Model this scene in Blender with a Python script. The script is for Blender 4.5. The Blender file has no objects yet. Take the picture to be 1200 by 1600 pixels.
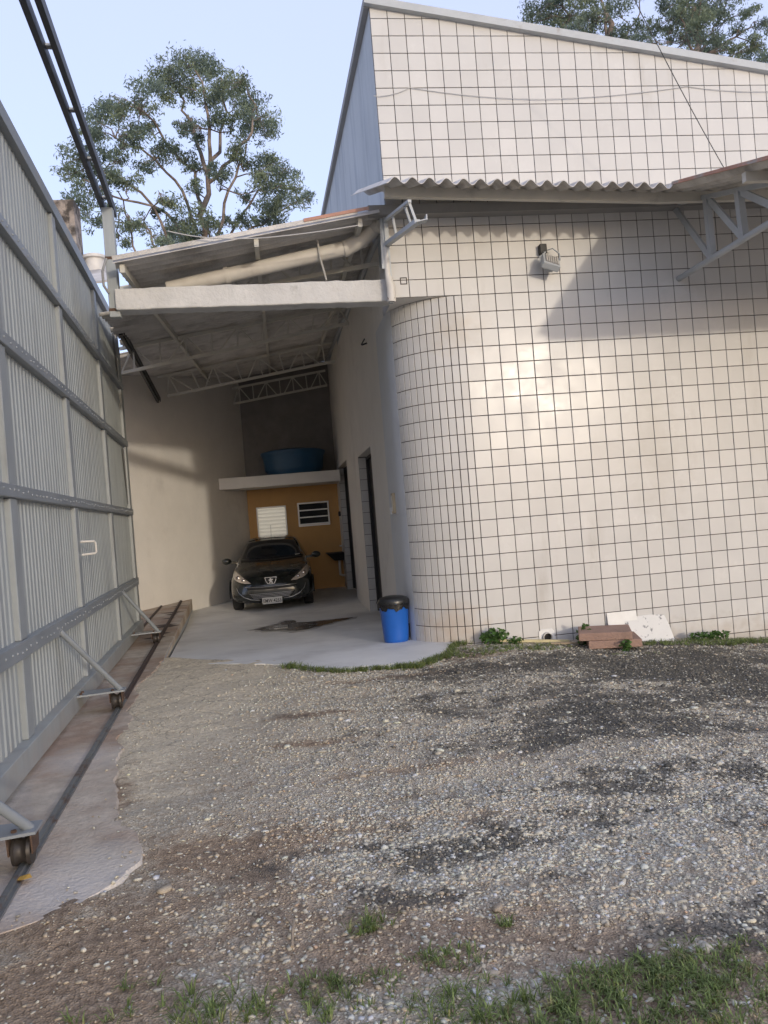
import bpy, bmesh, math, random
import numpy as np
from mathutils import Vector, Matrix, Quaternion
from mathutils.bvhtree import BVHTree
R = math.radians
rng = np.random.default_rng(7)
random.seed(7)
SC = bpy.context.scene
COL = SC.collection

# ------------------------------------------------------------------ camera
CAM = Vector((-2.2216, -8.6168, 1.5250))
CF = Vector((0.12943, 0.99158, 0.00462)); CR = Vector((0.98839, -0.12864, -0.08091)); CU = Vector((0.07963, -0.01504, 0.99671))
cd = bpy.data.cameras.new('camera'); cam = bpy.data.objects.new('camera', cd); COL.objects.link(cam)
cd.sensor_fit = 'VERTICAL'; cd.sensor_height = 24.0; cd.lens = 18.0; cd.clip_start = 0.05; cd.clip_end = 3000
M = Matrix((CR, CU, -CF)).transposed().to_4x4(); M.translation = CAM
cam.matrix_world = M
SC.camera = cam
def at(x, y, Y):
    """point seen at photo pixel (x, y) that stands at depth Y behind the facade plane"""
    d = CF + CR * ((x - 600) / 1200) - CU * ((y - 800) / 1200)
    return CAM + d * ((Y - CAM.y) / d.y)

# ------------------------------------------------------------------ light
SUN_EL = 8.2; SUN_DIR = Vector((0.355, -1.0, 0)).normalized() * math.cos(R(SUN_EL)) + Vector((0, 0, math.sin(R(SUN_EL))))
w = bpy.data.worlds.new('World'); SC.world = w; w.use_nodes = True
wn = w.node_tree; wn.nodes.clear()
sky = wn.nodes.new('ShaderNodeTexSky'); sky.sky_type = 'NISHITA'; sky.sun_disc = False
sky.sun_elevation = R(SUN_EL); sky.sun_rotation = math.atan2(0.355, -1.0)
sky.altitude = 760; sky.air_density = 1.0; sky.dust_density = 5; sky.ozone_density = 2.5
bg = wn.nodes.new('ShaderNodeBackground'); bg.inputs['Strength'].default_value = 0.15
wo = wn.nodes.new('ShaderNodeOutputWorld')
veil = wn.nodes.new('ShaderNodeMixRGB'); veil.inputs[0].default_value = 0.74; veil.inputs[2].default_value = (1.42, 1.50, 2.06, 1)   # thin even haze over the whole sky
wn.links.new(sky.outputs[0], veil.inputs[1]); wn.links.new(veil.outputs[0], bg.inputs[0]); wn.links.new(bg.outputs[0], wo.inputs[0])
sl = bpy.data.lights.new('sun', 'SUN'); so = bpy.data.objects.new('sun', sl); COL.objects.link(so)
sl.energy = 0.33; sl.angle = R(1.5); sl.color = (1.0, 0.885, 0.73)
so.rotation_euler = SUN_DIR.to_track_quat('Z', 'Y').to_euler(); so.location = (6, -20, 12)
SC.view_settings.view_transform = 'Standard'; SC.view_settings.look = 'None'
SC.view_settings.exposure = 1.92; SC.view_settings.gamma = 1.0; SC.view_settings.use_curve_mapping = False
SC.cycles.max_bounces = 9; SC.cycles.diffuse_bounces = 6

# ------------------------------------------------------------------ materials
def nd(nt, t, **k):
    n = nt.nodes.new(t)
    for a, b in k.items(): setattr(n, a, b)
    return n
def mat(name, col, rough=0.6, var=0.12, scale=3.0, col2=None, c2scale=1.5, c2lo=0.5, c2hi=0.7, bump=0.0, bscale=60.0, metal=0.0,
        rnd=0.0, attr=None, coat=0.0, spec=0.5, streak=None, trans=0.0, stains=(), glow=0.0):
    m = bpy.data.materials.new(name); m.use_nodes = True; nt = m.node_tree; L = nt.links.new
    b = nt.nodes['Principled BSDF']; out = nt.nodes['Material Output']
    geo = nd(nt, 'ShaderNodeNewGeometry')
    if attr:
        a = nd(nt, 'ShaderNodeAttribute', attribute_name=attr); c = a.outputs['Color']
    else:
        rgb = nd(nt, 'ShaderNodeRGB'); rgb.outputs[0].default_value = (*col, 1); c = rgb.outputs[0]
    if col2:
        n2 = nd(nt, 'ShaderNodeTexNoise'); n2.inputs['Scale'].default_value = c2scale; n2.inputs['Detail'].default_value = 8; n2.inputs['Roughness'].default_value = .62
        if streak:
            mp = nd(nt, 'ShaderNodeMapping'); mp.inputs['Scale'].default_value = streak; L(geo.outputs['Position'], mp.inputs['Vector']); L(mp.outputs[0], n2.inputs['Vector'])
        else: L(geo.outputs['Position'], n2.inputs['Vector'])
        mr = nd(nt, 'ShaderNodeMapRange'); mr.interpolation_type = 'SMOOTHSTEP'
        mr.inputs['From Min'].default_value = c2lo; mr.inputs['From Max'].default_value = c2hi; L(n2.outputs['Fac'], mr.inputs['Value'])
        mx = nd(nt, 'ShaderNodeMixRGB'); L(mr.outputs[0], mx.inputs[0]); L(c, mx.inputs[1]); mx.inputs[2].default_value = (*col2, 1); c = mx.outputs[0]
    for (sp, sr, scol, sfac) in stains:      # a stain round a spot, broken up by noise
        vm = nd(nt, 'ShaderNodeVectorMath', operation='SUBTRACT'); L(geo.outputs['Position'], vm.inputs[0]); vm.inputs[1].default_value = sp
        dv = nd(nt, 'ShaderNodeVectorMath', operation='DIVIDE'); L(vm.outputs[0], dv.inputs[0]); dv.inputs[1].default_value = sr
        ln = nd(nt, 'ShaderNodeVectorMath', operation='LENGTH'); L(dv.outputs[0], ln.inputs[0])
        sn = nd(nt, 'ShaderNodeTexNoise'); sn.inputs['Scale'].default_value = 7; sn.inputs['Detail'].default_value = 6; L(geo.outputs['Position'], sn.inputs['Vector'])
        ad = nd(nt, 'ShaderNodeMath', operation='MULTIPLY_ADD'); L(sn.outputs['Fac'], ad.inputs[0]); ad.inputs[1].default_value = 1.6; L(ln.outputs['Value'], ad.inputs[2])
        mr = nd(nt, 'ShaderNodeMapRange'); mr.inputs['From Min'].default_value = 0.9; mr.inputs['From Max'].default_value = 1.75; mr.inputs['To Min'].default_value = sfac; mr.inputs['To Max'].default_value = 0
        L(ad.outputs[0], mr.inputs['Value'])
        mx = nd(nt, 'ShaderNodeMixRGB'); L(mr.outputs[0], mx.inputs[0]); L(c, mx.inputs[1]); mx.inputs[2].default_value = (*scol, 1); c = mx.outputs[0]
    if var > 0:
        n1 = nd(nt, 'ShaderNodeTexNoise'); n1.inputs['Scale'].default_value = scale; n1.inputs['Detail'].default_value = 9; n1.inputs['Roughness'].default_value = .65
        L(geo.outputs['Position'], n1.inputs['Vector'])
        mr = nd(nt, 'ShaderNodeMapRange'); mr.inputs['From Min'].default_value = .3; mr.inputs['From Max'].default_value = .7
        mr.inputs['To Min'].default_value = 1 - var; mr.inputs['To Max'].default_value = 1 + var; L(n1.outputs['Fac'], mr.inputs['Value'])
        mx = nd(nt, 'ShaderNodeVectorMath', operation='SCALE'); L(c, mx.inputs[0]); L(mr.outputs[0], mx.inputs['Scale']); c = mx.outputs[0]
        rr = nd(nt, 'ShaderNodeMapRange'); rr.inputs['From Min'].default_value = .3; rr.inputs['From Max'].default_value = .7
        rr.inputs['To Min'].default_value = max(.02, rough - .08); rr.inputs['To Max'].default_value = min(1, rough + .1); L(n1.outputs['Fac'], rr.inputs['Value']); L(rr.outputs[0], b.inputs['Roughness'])
    else: b.inputs['Roughness'].default_value = rough
    if rnd > 0:
        oi = nd(nt, 'ShaderNodeObjectInfo'); ad = nd(nt, 'ShaderNodeMath', operation='ADD'); L(oi.outputs['Random'], ad.inputs[0]); L(geo.outputs['Random Per Island'], ad.inputs[1])
        fr = nd(nt, 'ShaderNodeMath', operation='FRACT'); L(ad.outputs[0], fr.inputs[0])
        mr = nd(nt, 'ShaderNodeMapRange'); mr.inputs['To Min'].default_value = 1 - rnd; mr.inputs['To Max'].default_value = 1 + rnd; L(fr.outputs[0], mr.inputs['Value'])
        mx = nd(nt, 'ShaderNodeVectorMath', operation='SCALE'); L(c, mx.inputs[0]); L(mr.outputs[0], mx.inputs['Scale']); c = mx.outputs[0]
    L(c, b.inputs['Base Color'])
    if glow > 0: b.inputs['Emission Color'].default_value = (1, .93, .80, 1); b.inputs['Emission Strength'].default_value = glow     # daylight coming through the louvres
    b.inputs['Metallic'].default_value = metal; b.inputs['Coat Weight'].default_value = coat; b.inputs['Specular IOR Level'].default_value = spec
    if bump > 0:
        bn = nd(nt, 'ShaderNodeTexNoise'); bn.inputs['Scale'].default_value = bscale; bn.inputs['Detail'].default_value = 6; L(geo.outputs['Position'], bn.inputs['Vector'])
        bp = nd(nt, 'ShaderNodeBump'); bp.inputs['Strength'].default_value = bump; bp.inputs['Distance'].default_value = .02; L(bn.outputs['Fac'], bp.inputs['Height']); L(bp.outputs[0], b.inputs['Normal'])
    if trans > 0:
        tr = nd(nt, 'ShaderNodeBsdfTranslucent'); L(c, tr.inputs['Color']); ms = nd(nt, 'ShaderNodeMixShader'); ms.inputs[0].default_value = trans
        L(b.outputs[0], ms.inputs[1]); L(tr.outputs[0], ms.inputs[2]); L(ms.outputs[0], out.inputs['Surface'])
    return m
RUST = (.085, .05, .034)
MT = dict(
    tile=mat('glazed_tile', (.575, .56, .535), .22, .03, 2.2, rnd=.045, bump=.04, bscale=9, spec=.15, col2=(.48, .455, .415), c2scale=1.2, c2lo=.56, c2hi=.82, streak=(2, 2, .45),
             stains=[((-.35, .2, .12), (.55, .5, .42), (.50, .37, .25), .55), ((-.15, .0, 3.6), (.5, .4, .35), (.50, .44, .36), .5), ((1.6, 0, -.30), (5, .6, .36), (.40, .345, .28), .65), ((2.2, 0, 2.0), (.5, .4, 1.1), (.47, .445, .40), .45)]),
    grout=mat('dark_grout', (.075, .063, .055), .9, .3, 12),
    render_white=mat('white_painted_render', (.72, .69, .645), .75, .06, 1.3, col2=(.60, .57, .53), c2scale=.9, c2lo=.55, c2hi=.75, bump=.18, bscale=35),
    render_cool=mat('pale_grey_painted_render', (.62, .635, .65), .7, .08, 1.6, col2=(.50, .50, .50), c2scale=1.6, c2lo=.5, c2hi=.8, bump=.15, bscale=30),
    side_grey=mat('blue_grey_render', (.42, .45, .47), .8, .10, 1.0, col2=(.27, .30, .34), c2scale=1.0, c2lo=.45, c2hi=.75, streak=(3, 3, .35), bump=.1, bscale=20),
    beam=mat('whitewashed_concrete', (.54, .53, .51), .85, .12, 3.0, col2=(.38, .37, .35), c2scale=3.5, c2lo=.58, c2hi=.72, bump=.5, bscale=26),
    dark_grey_wall=mat('dark_grey_upper_wall', (.22, .205, .19), .95, .15, 3, bump=.3, bscale=20),  # dark grey colour of the rear wall above the loft slab
    orange=mat('ochre_wall_paint', (.54, .31, .115), .7, .08, 1.5, bump=.1, bscale=30),
    floor=mat('grey_painted_concrete', (.76, .75, .71), .6, .09, 1.4, col2=(.62, .605, .57), c2scale=1.1, c2lo=.45, c2hi=.7, bump=.12, bscale=40,
              stains=[((-2.3, 1.6, 0), (1.3, .8, 1), (.82, .80, .75), .5)]),
    damp=mat('damp_concrete', (.40, .385, .36), .4, .15, 4, col2=(.52, .50, .47), c2scale=5, c2lo=.5, c2hi=.6),
    wet=mat('wet_oily_concrete', (.10, .09, .08), .22, .3, 5, spec=.35, col2=(.20, .185, .17), c2scale=4, c2lo=.52, c2hi=.62),
    kerb=mat('grey_kerb_paint', (.34, .36, .38), .6, .1, 3, bump=.1),
    slab=mat('stained_concrete', (.52, .46, .375), .92, .2, 7, col2=(.36, .265, .195), c2scale=.95, c2lo=.36, c2hi=.6, bump=.45, bscale=45,
             stains=[((-3.3, -5.1, 0), (.75, .5, 1), (.62, .57, .51), .9), ((-3.75, -3.0, 0), (.35, .45, 1), (.60, .55, .49), .7)]),
    gate=mat('grey_gate_paint', (.345, .368, .362), .5, .06, 2.4, col2=(.275, .292, .295), c2scale=1.3, c2lo=.42, c2hi=.75, streak=(4, 4, .35), bump=.06, bscale=8, spec=.4,
        stains=[((-4.2, -1.0, -.02), (4, 9, .33), (.34, .29, .24), .55), ((-4.2, .6, 3.1), (.8, .5, .7), (.33, .31, .28), .35)]),
    stile=mat('grey_stile_paint', (.285, .305, .31), .48, .1, 3, col2=(.22, .225, .22), c2scale=2, c2lo=.5, c2hi=.75, streak=(4, 4, .4)),
    gate_frame=mat('blue_grey_frame_paint', (.24, .26, .275), .42, .10, 3, col2=(.27, .26, .24), c2scale=3, c2lo=.55, c2hi=.75, spec=.45),
    steel_light=mat('pale_grey_steel_paint', (.42, .44, .45), .5, .1, 4, col2=(.30, .27, .24), c2scale=3, c2lo=.6, c2hi=.75),
    truss_cream=mat('cream_steel_paint', (.55, .53, .47), .6, .08, 4, col2=(.38, .33, .27), c2scale=4, c2lo=.6, c2hi=.75),
    steel_dark=mat('dark_steel', (.035, .037, .042), .5, .2, 5),
    rust=mat('rusty_steel', RUST, .85, .35, 20, col2=(.10, .06, .04), c2scale=12, c2lo=.4, c2hi=.6, bump=.4),
    track=mat('worn_steel_track', (.24, .25, .25), .42, .15, 8, metal=.6, col2=(.16, .10, .07), c2scale=4, c2lo=.5, c2hi=.65),
    track_dirt=mat('rust_stained_track', (.07, .05, .042), .8, .3, 10),
    rubber=mat('black_rubber', (.018, .018, .018), .6, .2, 15),
    wheel_steel=mat('worn_wheel_steel', (.05, .042, .036), .5, .3, 20, metal=.4),
    fibro=mat('weathered_fibre_cement', (.56, .535, .50), .9, .15, 3, col2=(.36, .335, .305), c2scale=1.6, c2lo=.45, c2hi=.68, bump=.3, bscale=40),
    fibro_red=mat('reddish_fibre_cement_edge', (.42, .23, .17), .9, .2, 5, col2=(.34, .31, .28), c2scale=3, c2lo=.5, c2hi=.65),
    fascia=mat('cream_painted_steel', (.58, .55, .48), .6, .08, 3, col2=(.30, .28, .25), c2scale=2.6, c2lo=.55, c2hi=.75),
    gutter=mat('grey_gutter', (.27, .265, .255), .7, .12, 3),
    pvc=mat('aged_white_pvc', (.60, .57, .52), .45, .06, 2, col2=(.45, .41, .36), c2scale=1.6, c2lo=.5, c2hi=.8),
    alu=mat('white_aluminium', (.62, .62, .60), .35, .05, 5, metal=.2),
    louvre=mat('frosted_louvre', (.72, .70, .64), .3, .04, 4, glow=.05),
    glass_dark=mat('dark_glass', (.015, .017, .02), .06, .0, spec=.6),
    car_paint=mat('dark_green_car_paint', (.010, .014, .013), .28, .05, 3, coat=1.0, spec=.5),
    car_black=mat('black_plastic', (.012, .012, .012), .5, .1, 20),
    chrome=mat('chrome', (.55, .55, .55), .18, .0, metal=1.0),
    lamp=mat('headlamp_lens', (.58, .50, .42), .12, .18, 30, coat=1.0),
    lamp_dark=mat('headlamp_bezel', (.20, .15, .12), .2, .1, 20, metal=.7),
    plate=mat('plate_grey', (.55, .55, .53), .4, .05, 20),
    ink=mat('plate_ink', (.02, .02, .02), .5, 0),
    binblue=mat('blue_plastic', (.012, .105, .44), .38, .06, 6),
    lid=mat('black_plastic_lid', (.018, .019, .02), .33, .1, 12),
    bag=mat('black_bin_bag', (.012, .012, .013), .22, .2, 30),
    tank=mat('blue_fibreglass', (.018, .07, .14), .4, .1, 3),
    clay=mat('pink_concrete_slab', (.33, .215, .165), .9, .14, 7, col2=(.22, .15, .12), c2scale=4, c2lo=.5, c2hi=.7, bump=.5, bscale=50),
    marble=mat('chipped_white_slab', (.66, .65, .62), .5, .05, 4, col2=(.25, .25, .25), c2scale=14, c2lo=.58, c2hi=.62),
    white=mat('white_paint', (.7, .69, .66), .5, .08, 6),
    yellowed=mat('yellowed_plastic', (.52, .45, .25), .5, .15, 6),
    beige=mat('beige_plastic', (.42, .34, .22), .5, .1, 10),
    black=mat('matt_black', (.012, .012, .013), .55, .1, 8),
    oldwall=mat('mossy_old_plaster', (.30, .25, .21), .95, .2, 4, col2=(.06, .05, .042), c2scale=3.0, c2lo=.44, c2hi=.58, bump=.6, bscale=14, stains=[((-6.3, 7.9, 7.6), (.5, 1, .6), (.50, .45, .40), .8)]),
    bark=mat('eucalyptus_bark', (.15, .115, .095), .9, .25, 2, col2=(.22, .18, .15), c2scale=2, c2lo=.45, c2hi=.6),
    leaf=mat('eucalyptus_leaf', (.155, .20, .15), .55, .2, 1.0, rnd=.35, trans=.45, col2=(.22, .26, .16), c2scale=.5, c2lo=.45, c2hi=.6),
    weed=mat('weed_leaf', (.075, .15, .035), .5, .2, 9, rnd=.3, trans=.35),
    grass=mat('grass_blade', (.17, .225, .07), .6, .2, 5, rnd=.4, trans=.3, col2=(.36, .31, .16), c2scale=14, c2lo=.55, c2hi=.7),
    twig=mat('dry_twig', (.34, .27, .19), .9, .2, 20),
    leaf_yellow=mat('fallen_leaf', (.55, .33, .07), .7, .2, 20),
    gravel=mat('gravel_stone', (.3, .3, .3), .8, .12, 60, attr='Col'),
    cable=mat('dark_cable', (.05, .05, .05), .6, 0),
    cable_light=mat('pale_cable', (.45, .44, .42), .6, 0),
)

# ------------------------------------------------------------------ mesh helpers
class MB:
    def __init__(s): s.v = []; s.f = []; s.m = []
    def add(s, vs, fs, mi=0):
        o = len(s.v); s.v += [tuple(p) for p in vs]; s.f += [tuple(i + o for i in f) for f in fs]; s.m += [mi] * len(fs); return s
    def hexa(s, a, b, mi=0):       # bottom ring a (4 pts), top ring b (4 pts)
        return s.add(list(a) + list(b), [(3, 2, 1, 0), (4, 5, 6, 7), (0, 1, 5, 4), (1, 2, 6, 5), (2, 3, 7, 6), (3, 0, 4, 7)], mi)
    def box(s, lo, hi, mi=0):
        x0, y0, z0 = lo; x1, y1, z1 = hi
        return s.hexa([(x0, y0, z0), (x1, y0, z0), (x1, y1, z0), (x0, y1, z0)], [(x0, y0, z1), (x1, y0, z1), (x1, y1, z1), (x0, y1, z1)], mi)
    def bar(s, p0, p1, w, h, up=(0, 0, 1), mi=0):
        p0, p1 = Vector(p0), Vector(p1); d = (p1 - p0).normalized(); up = Vector(up)
        sd = d.cross(up)
        if sd.length < 1e-4: sd = d.cross(Vector((1, 0, 0)))
        sd.normalize(); u = sd.cross(d).normalized(); a = sd * (w / 2); b = u * (h / 2)
        r0 = [p0 - a - b, p0 + a - b, p0 + a + b, p0 - a + b]; r1 = [p1 - a - b, p1 + a - b, p1 + a + b, p1 - a + b]
        return s.add(r0 + r1, [(0, 1, 2, 3), (7, 6, 5, 4), (0, 4, 5, 1), (1, 5, 6, 2), (2, 6, 7, 3), (3, 7, 4, 0)], mi)
    def tube(s, pts, r, n=8, caps=True, mi=0):
        pts = [Vector(p) for p in pts]; rr = r if isinstance(r, (list, tuple)) else [r] * len(pts)
        rings = []; ref = None
        for i, p in enumerate(pts):
            d = (pts[min(i + 1, len(pts) - 1)] - pts[max(i - 1, 0)]).normalized()
            if ref is None: ref = d.orthogonal().normalized()
            ref = (ref - d * ref.dot(d)).normalized(); q = d.cross(ref)
            rings.append([p + (ref * math.cos(2 * math.pi * k / n) + q * math.sin(2 * math.pi * k / n)) * rr[i] for k in range(n)])
        vs = [v for rg in rings for v in rg]; fs = []
        for i in range(len(pts) - 1):
            for k in range(n): fs.append((i * n + k, i * n + (k + 1) % n, (i + 1) * n + (k + 1) % n, (i + 1) * n + k))
        if caps: fs += [tuple(range(n - 1, -1, -1)), tuple((len(pts) - 1) * n + k for k in range(n))]
        return s.add(vs, fs, mi)
    def lathe(s, prof, c, n=24, axis='z', mi=0):
        vs = []
        for r, h in prof:
            for k in range(n):
                a = 2 * math.pi * k / n
                if axis == 'z': vs.append((c[0] + r * math.cos(a), c[1] + r * math.sin(a), c[2] + h))
                elif axis == 'x': vs.append((c[0] + h, c[1] + r * math.cos(a), c[2] + r * math.sin(a)))
                else: vs.append((c[0] + r * math.cos(a), c[1] + h, c[2] + r * math.sin(a)))
        fs = [(i * n + k, i * n + (k + 1) % n, (i + 1) * n + (k + 1) % n, (i + 1) * n + k) for i in range(len(prof) - 1) for k in range(n)]
        fs += [tuple(range(n - 1, -1, -1)), tuple((len(prof) - 1) * n + k for k in range(n))]
        return s.add(vs, fs, mi)
    def prism(s, poly, z0, z1, mi=0):
        n = len(poly)
        return s.add([(x, y, z0) for x, y in poly] + [(x, y, z1) for x, y in poly],
                     [tuple(range(n - 1, -1, -1)), tuple(range(n, 2 * n))] + [(i, (i + 1) % n, n + (i + 1) % n, n + i) for i in range(n)], mi)
    def mesh(s, name, smooth=False, recalc=True):
        me = bpy.data.meshes.new(name); me.from_pydata(s.v, [], s.f); me.polygons.foreach_set('material_index', s.m)
        if recalc:
            bm = bmesh.new(); bm.from_mesh(me); bmesh.ops.recalc_face_normals(bm, faces=bm.faces); bm.to_mesh(me); bm.free()
        if smooth:
            me.polygons.foreach_set('use_smooth', [True] * len(me.polygons))
            me.set_sharp_from_angle(angle=R(smooth if smooth > 1 else 40))
        me.update(); return me
    def build(s, name, mats, parent=None, smooth=False, recalc=True):
        me = s.mesh(name, smooth, recalc)
        for m in (mats if isinstance(mats, (list, tuple)) else [mats]): me.materials.append(MT[m])
        return link(name, me, parent)
WORLD0 = {}
def link(name, me, parent=None, loc=(0, 0, 0)):
    o = bpy.data.objects.new(name, me); COL.objects.link(o); o.location = loc
    if parent is not None:
        o.parent = parent
        if parent.type == 'EMPTY': o.location = Vector(loc) - parent.location
        elif parent.parent is None: o.location = Vector(loc) - parent.location
    elif me is not None and len(me.vertices):
        co = np.empty(len(me.vertices) * 3); me.vertices.foreach_get('co', co); co = co.reshape(-1, 3)
        c = Vector(((co[:, 0].min() + co[:, 0].max()) / 2, (co[:, 1].min() + co[:, 1].max()) / 2, co[:, 2].min()))
        me.transform(Matrix.Translation(-c)); o.location = Vector(loc) + c
    return o
def thing(name, label, cat, loc, group=None):
    o = bpy.data.objects.new(name, None); COL.objects.link(o); o.location = loc; o.empty_display_size = .2
    return tag(o, label, cat, group)
def tag(o, label=None, cat=None, group=None, kind=None):
    for k, v in (('label', label), ('category', cat), ('group', group), ('kind', kind)):
        if v: o[k] = v
    return o
def bevel(o, wdt=.004, seg=1):
    m = o.modifiers.new('bevel', 'BEVEL'); m.width = wdt; m.segments = seg; m.limit_method = 'ANGLE'; m.angle_limit = R(40); return o

# value noise for layout
_g = np.random.default_rng(3).random((64, 64))
def vnoise(x, y):
    xi = np.floor(x).astype(int); yi = np.floor(y).astype(int); fx = x - xi; fy = y - yi
    fx = fx * fx * (3 - 2 * fx); fy = fy * fy * (3 - 2 * fy)
    a = _g[xi % 64, yi % 64]; b = _g[(xi + 1) % 64, yi % 64]; c = _g[xi % 64, (yi + 1) % 64]; d = _g[(xi + 1) % 64, (yi + 1) % 64]
    return (a * (1 - fx) + b * fx) * (1 - fy) + (c * (1 - fx) + d * fx) * fy
def fbm(x, y, o=4):
    t = 0; a = .5; n = 0
    for i in range(o): t = t + a * vnoise(x * 2 ** i + 17.3 * i, y * 2 ** i + 9.1 * i); n += a; a *= .5
    return t / n
def sst(a, b, x): t = np.clip((x - a) / (b - a), 0, 1); return t * t * (3 - 2 * t)

# ------------------------------------------------------------------ ground
DX = np.array([-5.5, -3.79, -3.02, -2.3, -1.85, -1.33, -1.01, -.67, -.4, 8.]); DY = np.array([2.2, .84, .26, -.27, -.74, -.83, -.87, -.54, .15, .4])
def front(x): return np.interp(x, DX, DY)
def Gz(x, y):
    z = -.083 * np.clip(x, 0, 6) - .02 * sst(-2.6, -1.2, x)
    z = z - .55 * sst(.25, 1.1, y - front(x)) * (x < 9)
    far = np.hypot(x + 1, y + 3); return z + 0 * far
def zones(x, y):
    n4 = fbm(x * 13 + 3, y * 17 + 8)
    nz = fbm(x * .9 + 5, y * 1.6 + 2); n2 = fbm(x * 2.3, y * 4.5 + 7); n3 = fbm(x * 5, y * 7 + 3)
    dark = sst(1.15, .35, np.hypot((x - 1.6) / 3.2, (y + 2.3) / 2.3) + (nz - .5) * 1.1 + (n2 - .5) * .7 + (n3 - .5) * .7 + (n4 - .5) * .8) * .95
    for cx, cy, rx, ry in ((-1.45, -5.15, .55, .28), (-.6, -4.6, .8, .16), (-.75, -6.05, .3, .12), (-1.9, -5.55, .25, .1), (.4, -4.75, .7, .18)):
        dark = np.maximum(dark, sst(1.25, .3, np.hypot((x - cx) / rx, (y - cy) / ry) + (n3 - .5) * 2.6 + (n2 - .5) * 1.6 + (n4 - .5) * 2.0) * .75)
    dirt = 0
    for cx, cy, rx, ry in ((-2.95, -5.7, .95, .65), (-2.25, -4.8, .8, .24), (-2.2, -3.25, .45, .09), (-2.0, -2.5, .4, .08), (-1.55, -4.0, .7, .08), (-1.9, -5.9, 1.0, .35), (-1.0, -6.4, .9, .3), (-2.6, -4.9, .5, .3), (-.4, -.75, .35, .3), (-1.2, -1.35, .8, .08), (-3.4, -3.9, .15, .6)):
        dirt = np.maximum(dirt, sst(1.4, .3, np.hypot((x - cx) / rx, (y - cy) / ry) + (n2 - .5) * 1.8 + (n4 - .5) * 1.4))
    pale = sst(-2.2, -2.7, x + (n2 - .5) * .9 + .25 * np.clip(-1.5 - y, 0, 3)) * sst(-5.0, -3.4, y + (nz - .5))
    cover = np.clip(sst(-3.1, -2.0, x + (nz - .5) * 1.1) * (1 - .75 * dirt) * (.55 + .45 * sst(.35, .6, n2)) + .16, 0, 1)
    cover = cover * (1 - .6 * pale * sst(-2.2, -.6, y))
    cover = cover * (.45 + .55 * sst(-2.9, -1.7, x + (n2 - .5) * .8))
    cover = cover * (1 - .45 * sst(-4.9, -5.9, y)) * (.75 + .25 * sst(.3, .6, n3))
    return dark, dirt, pale, cover
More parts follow.
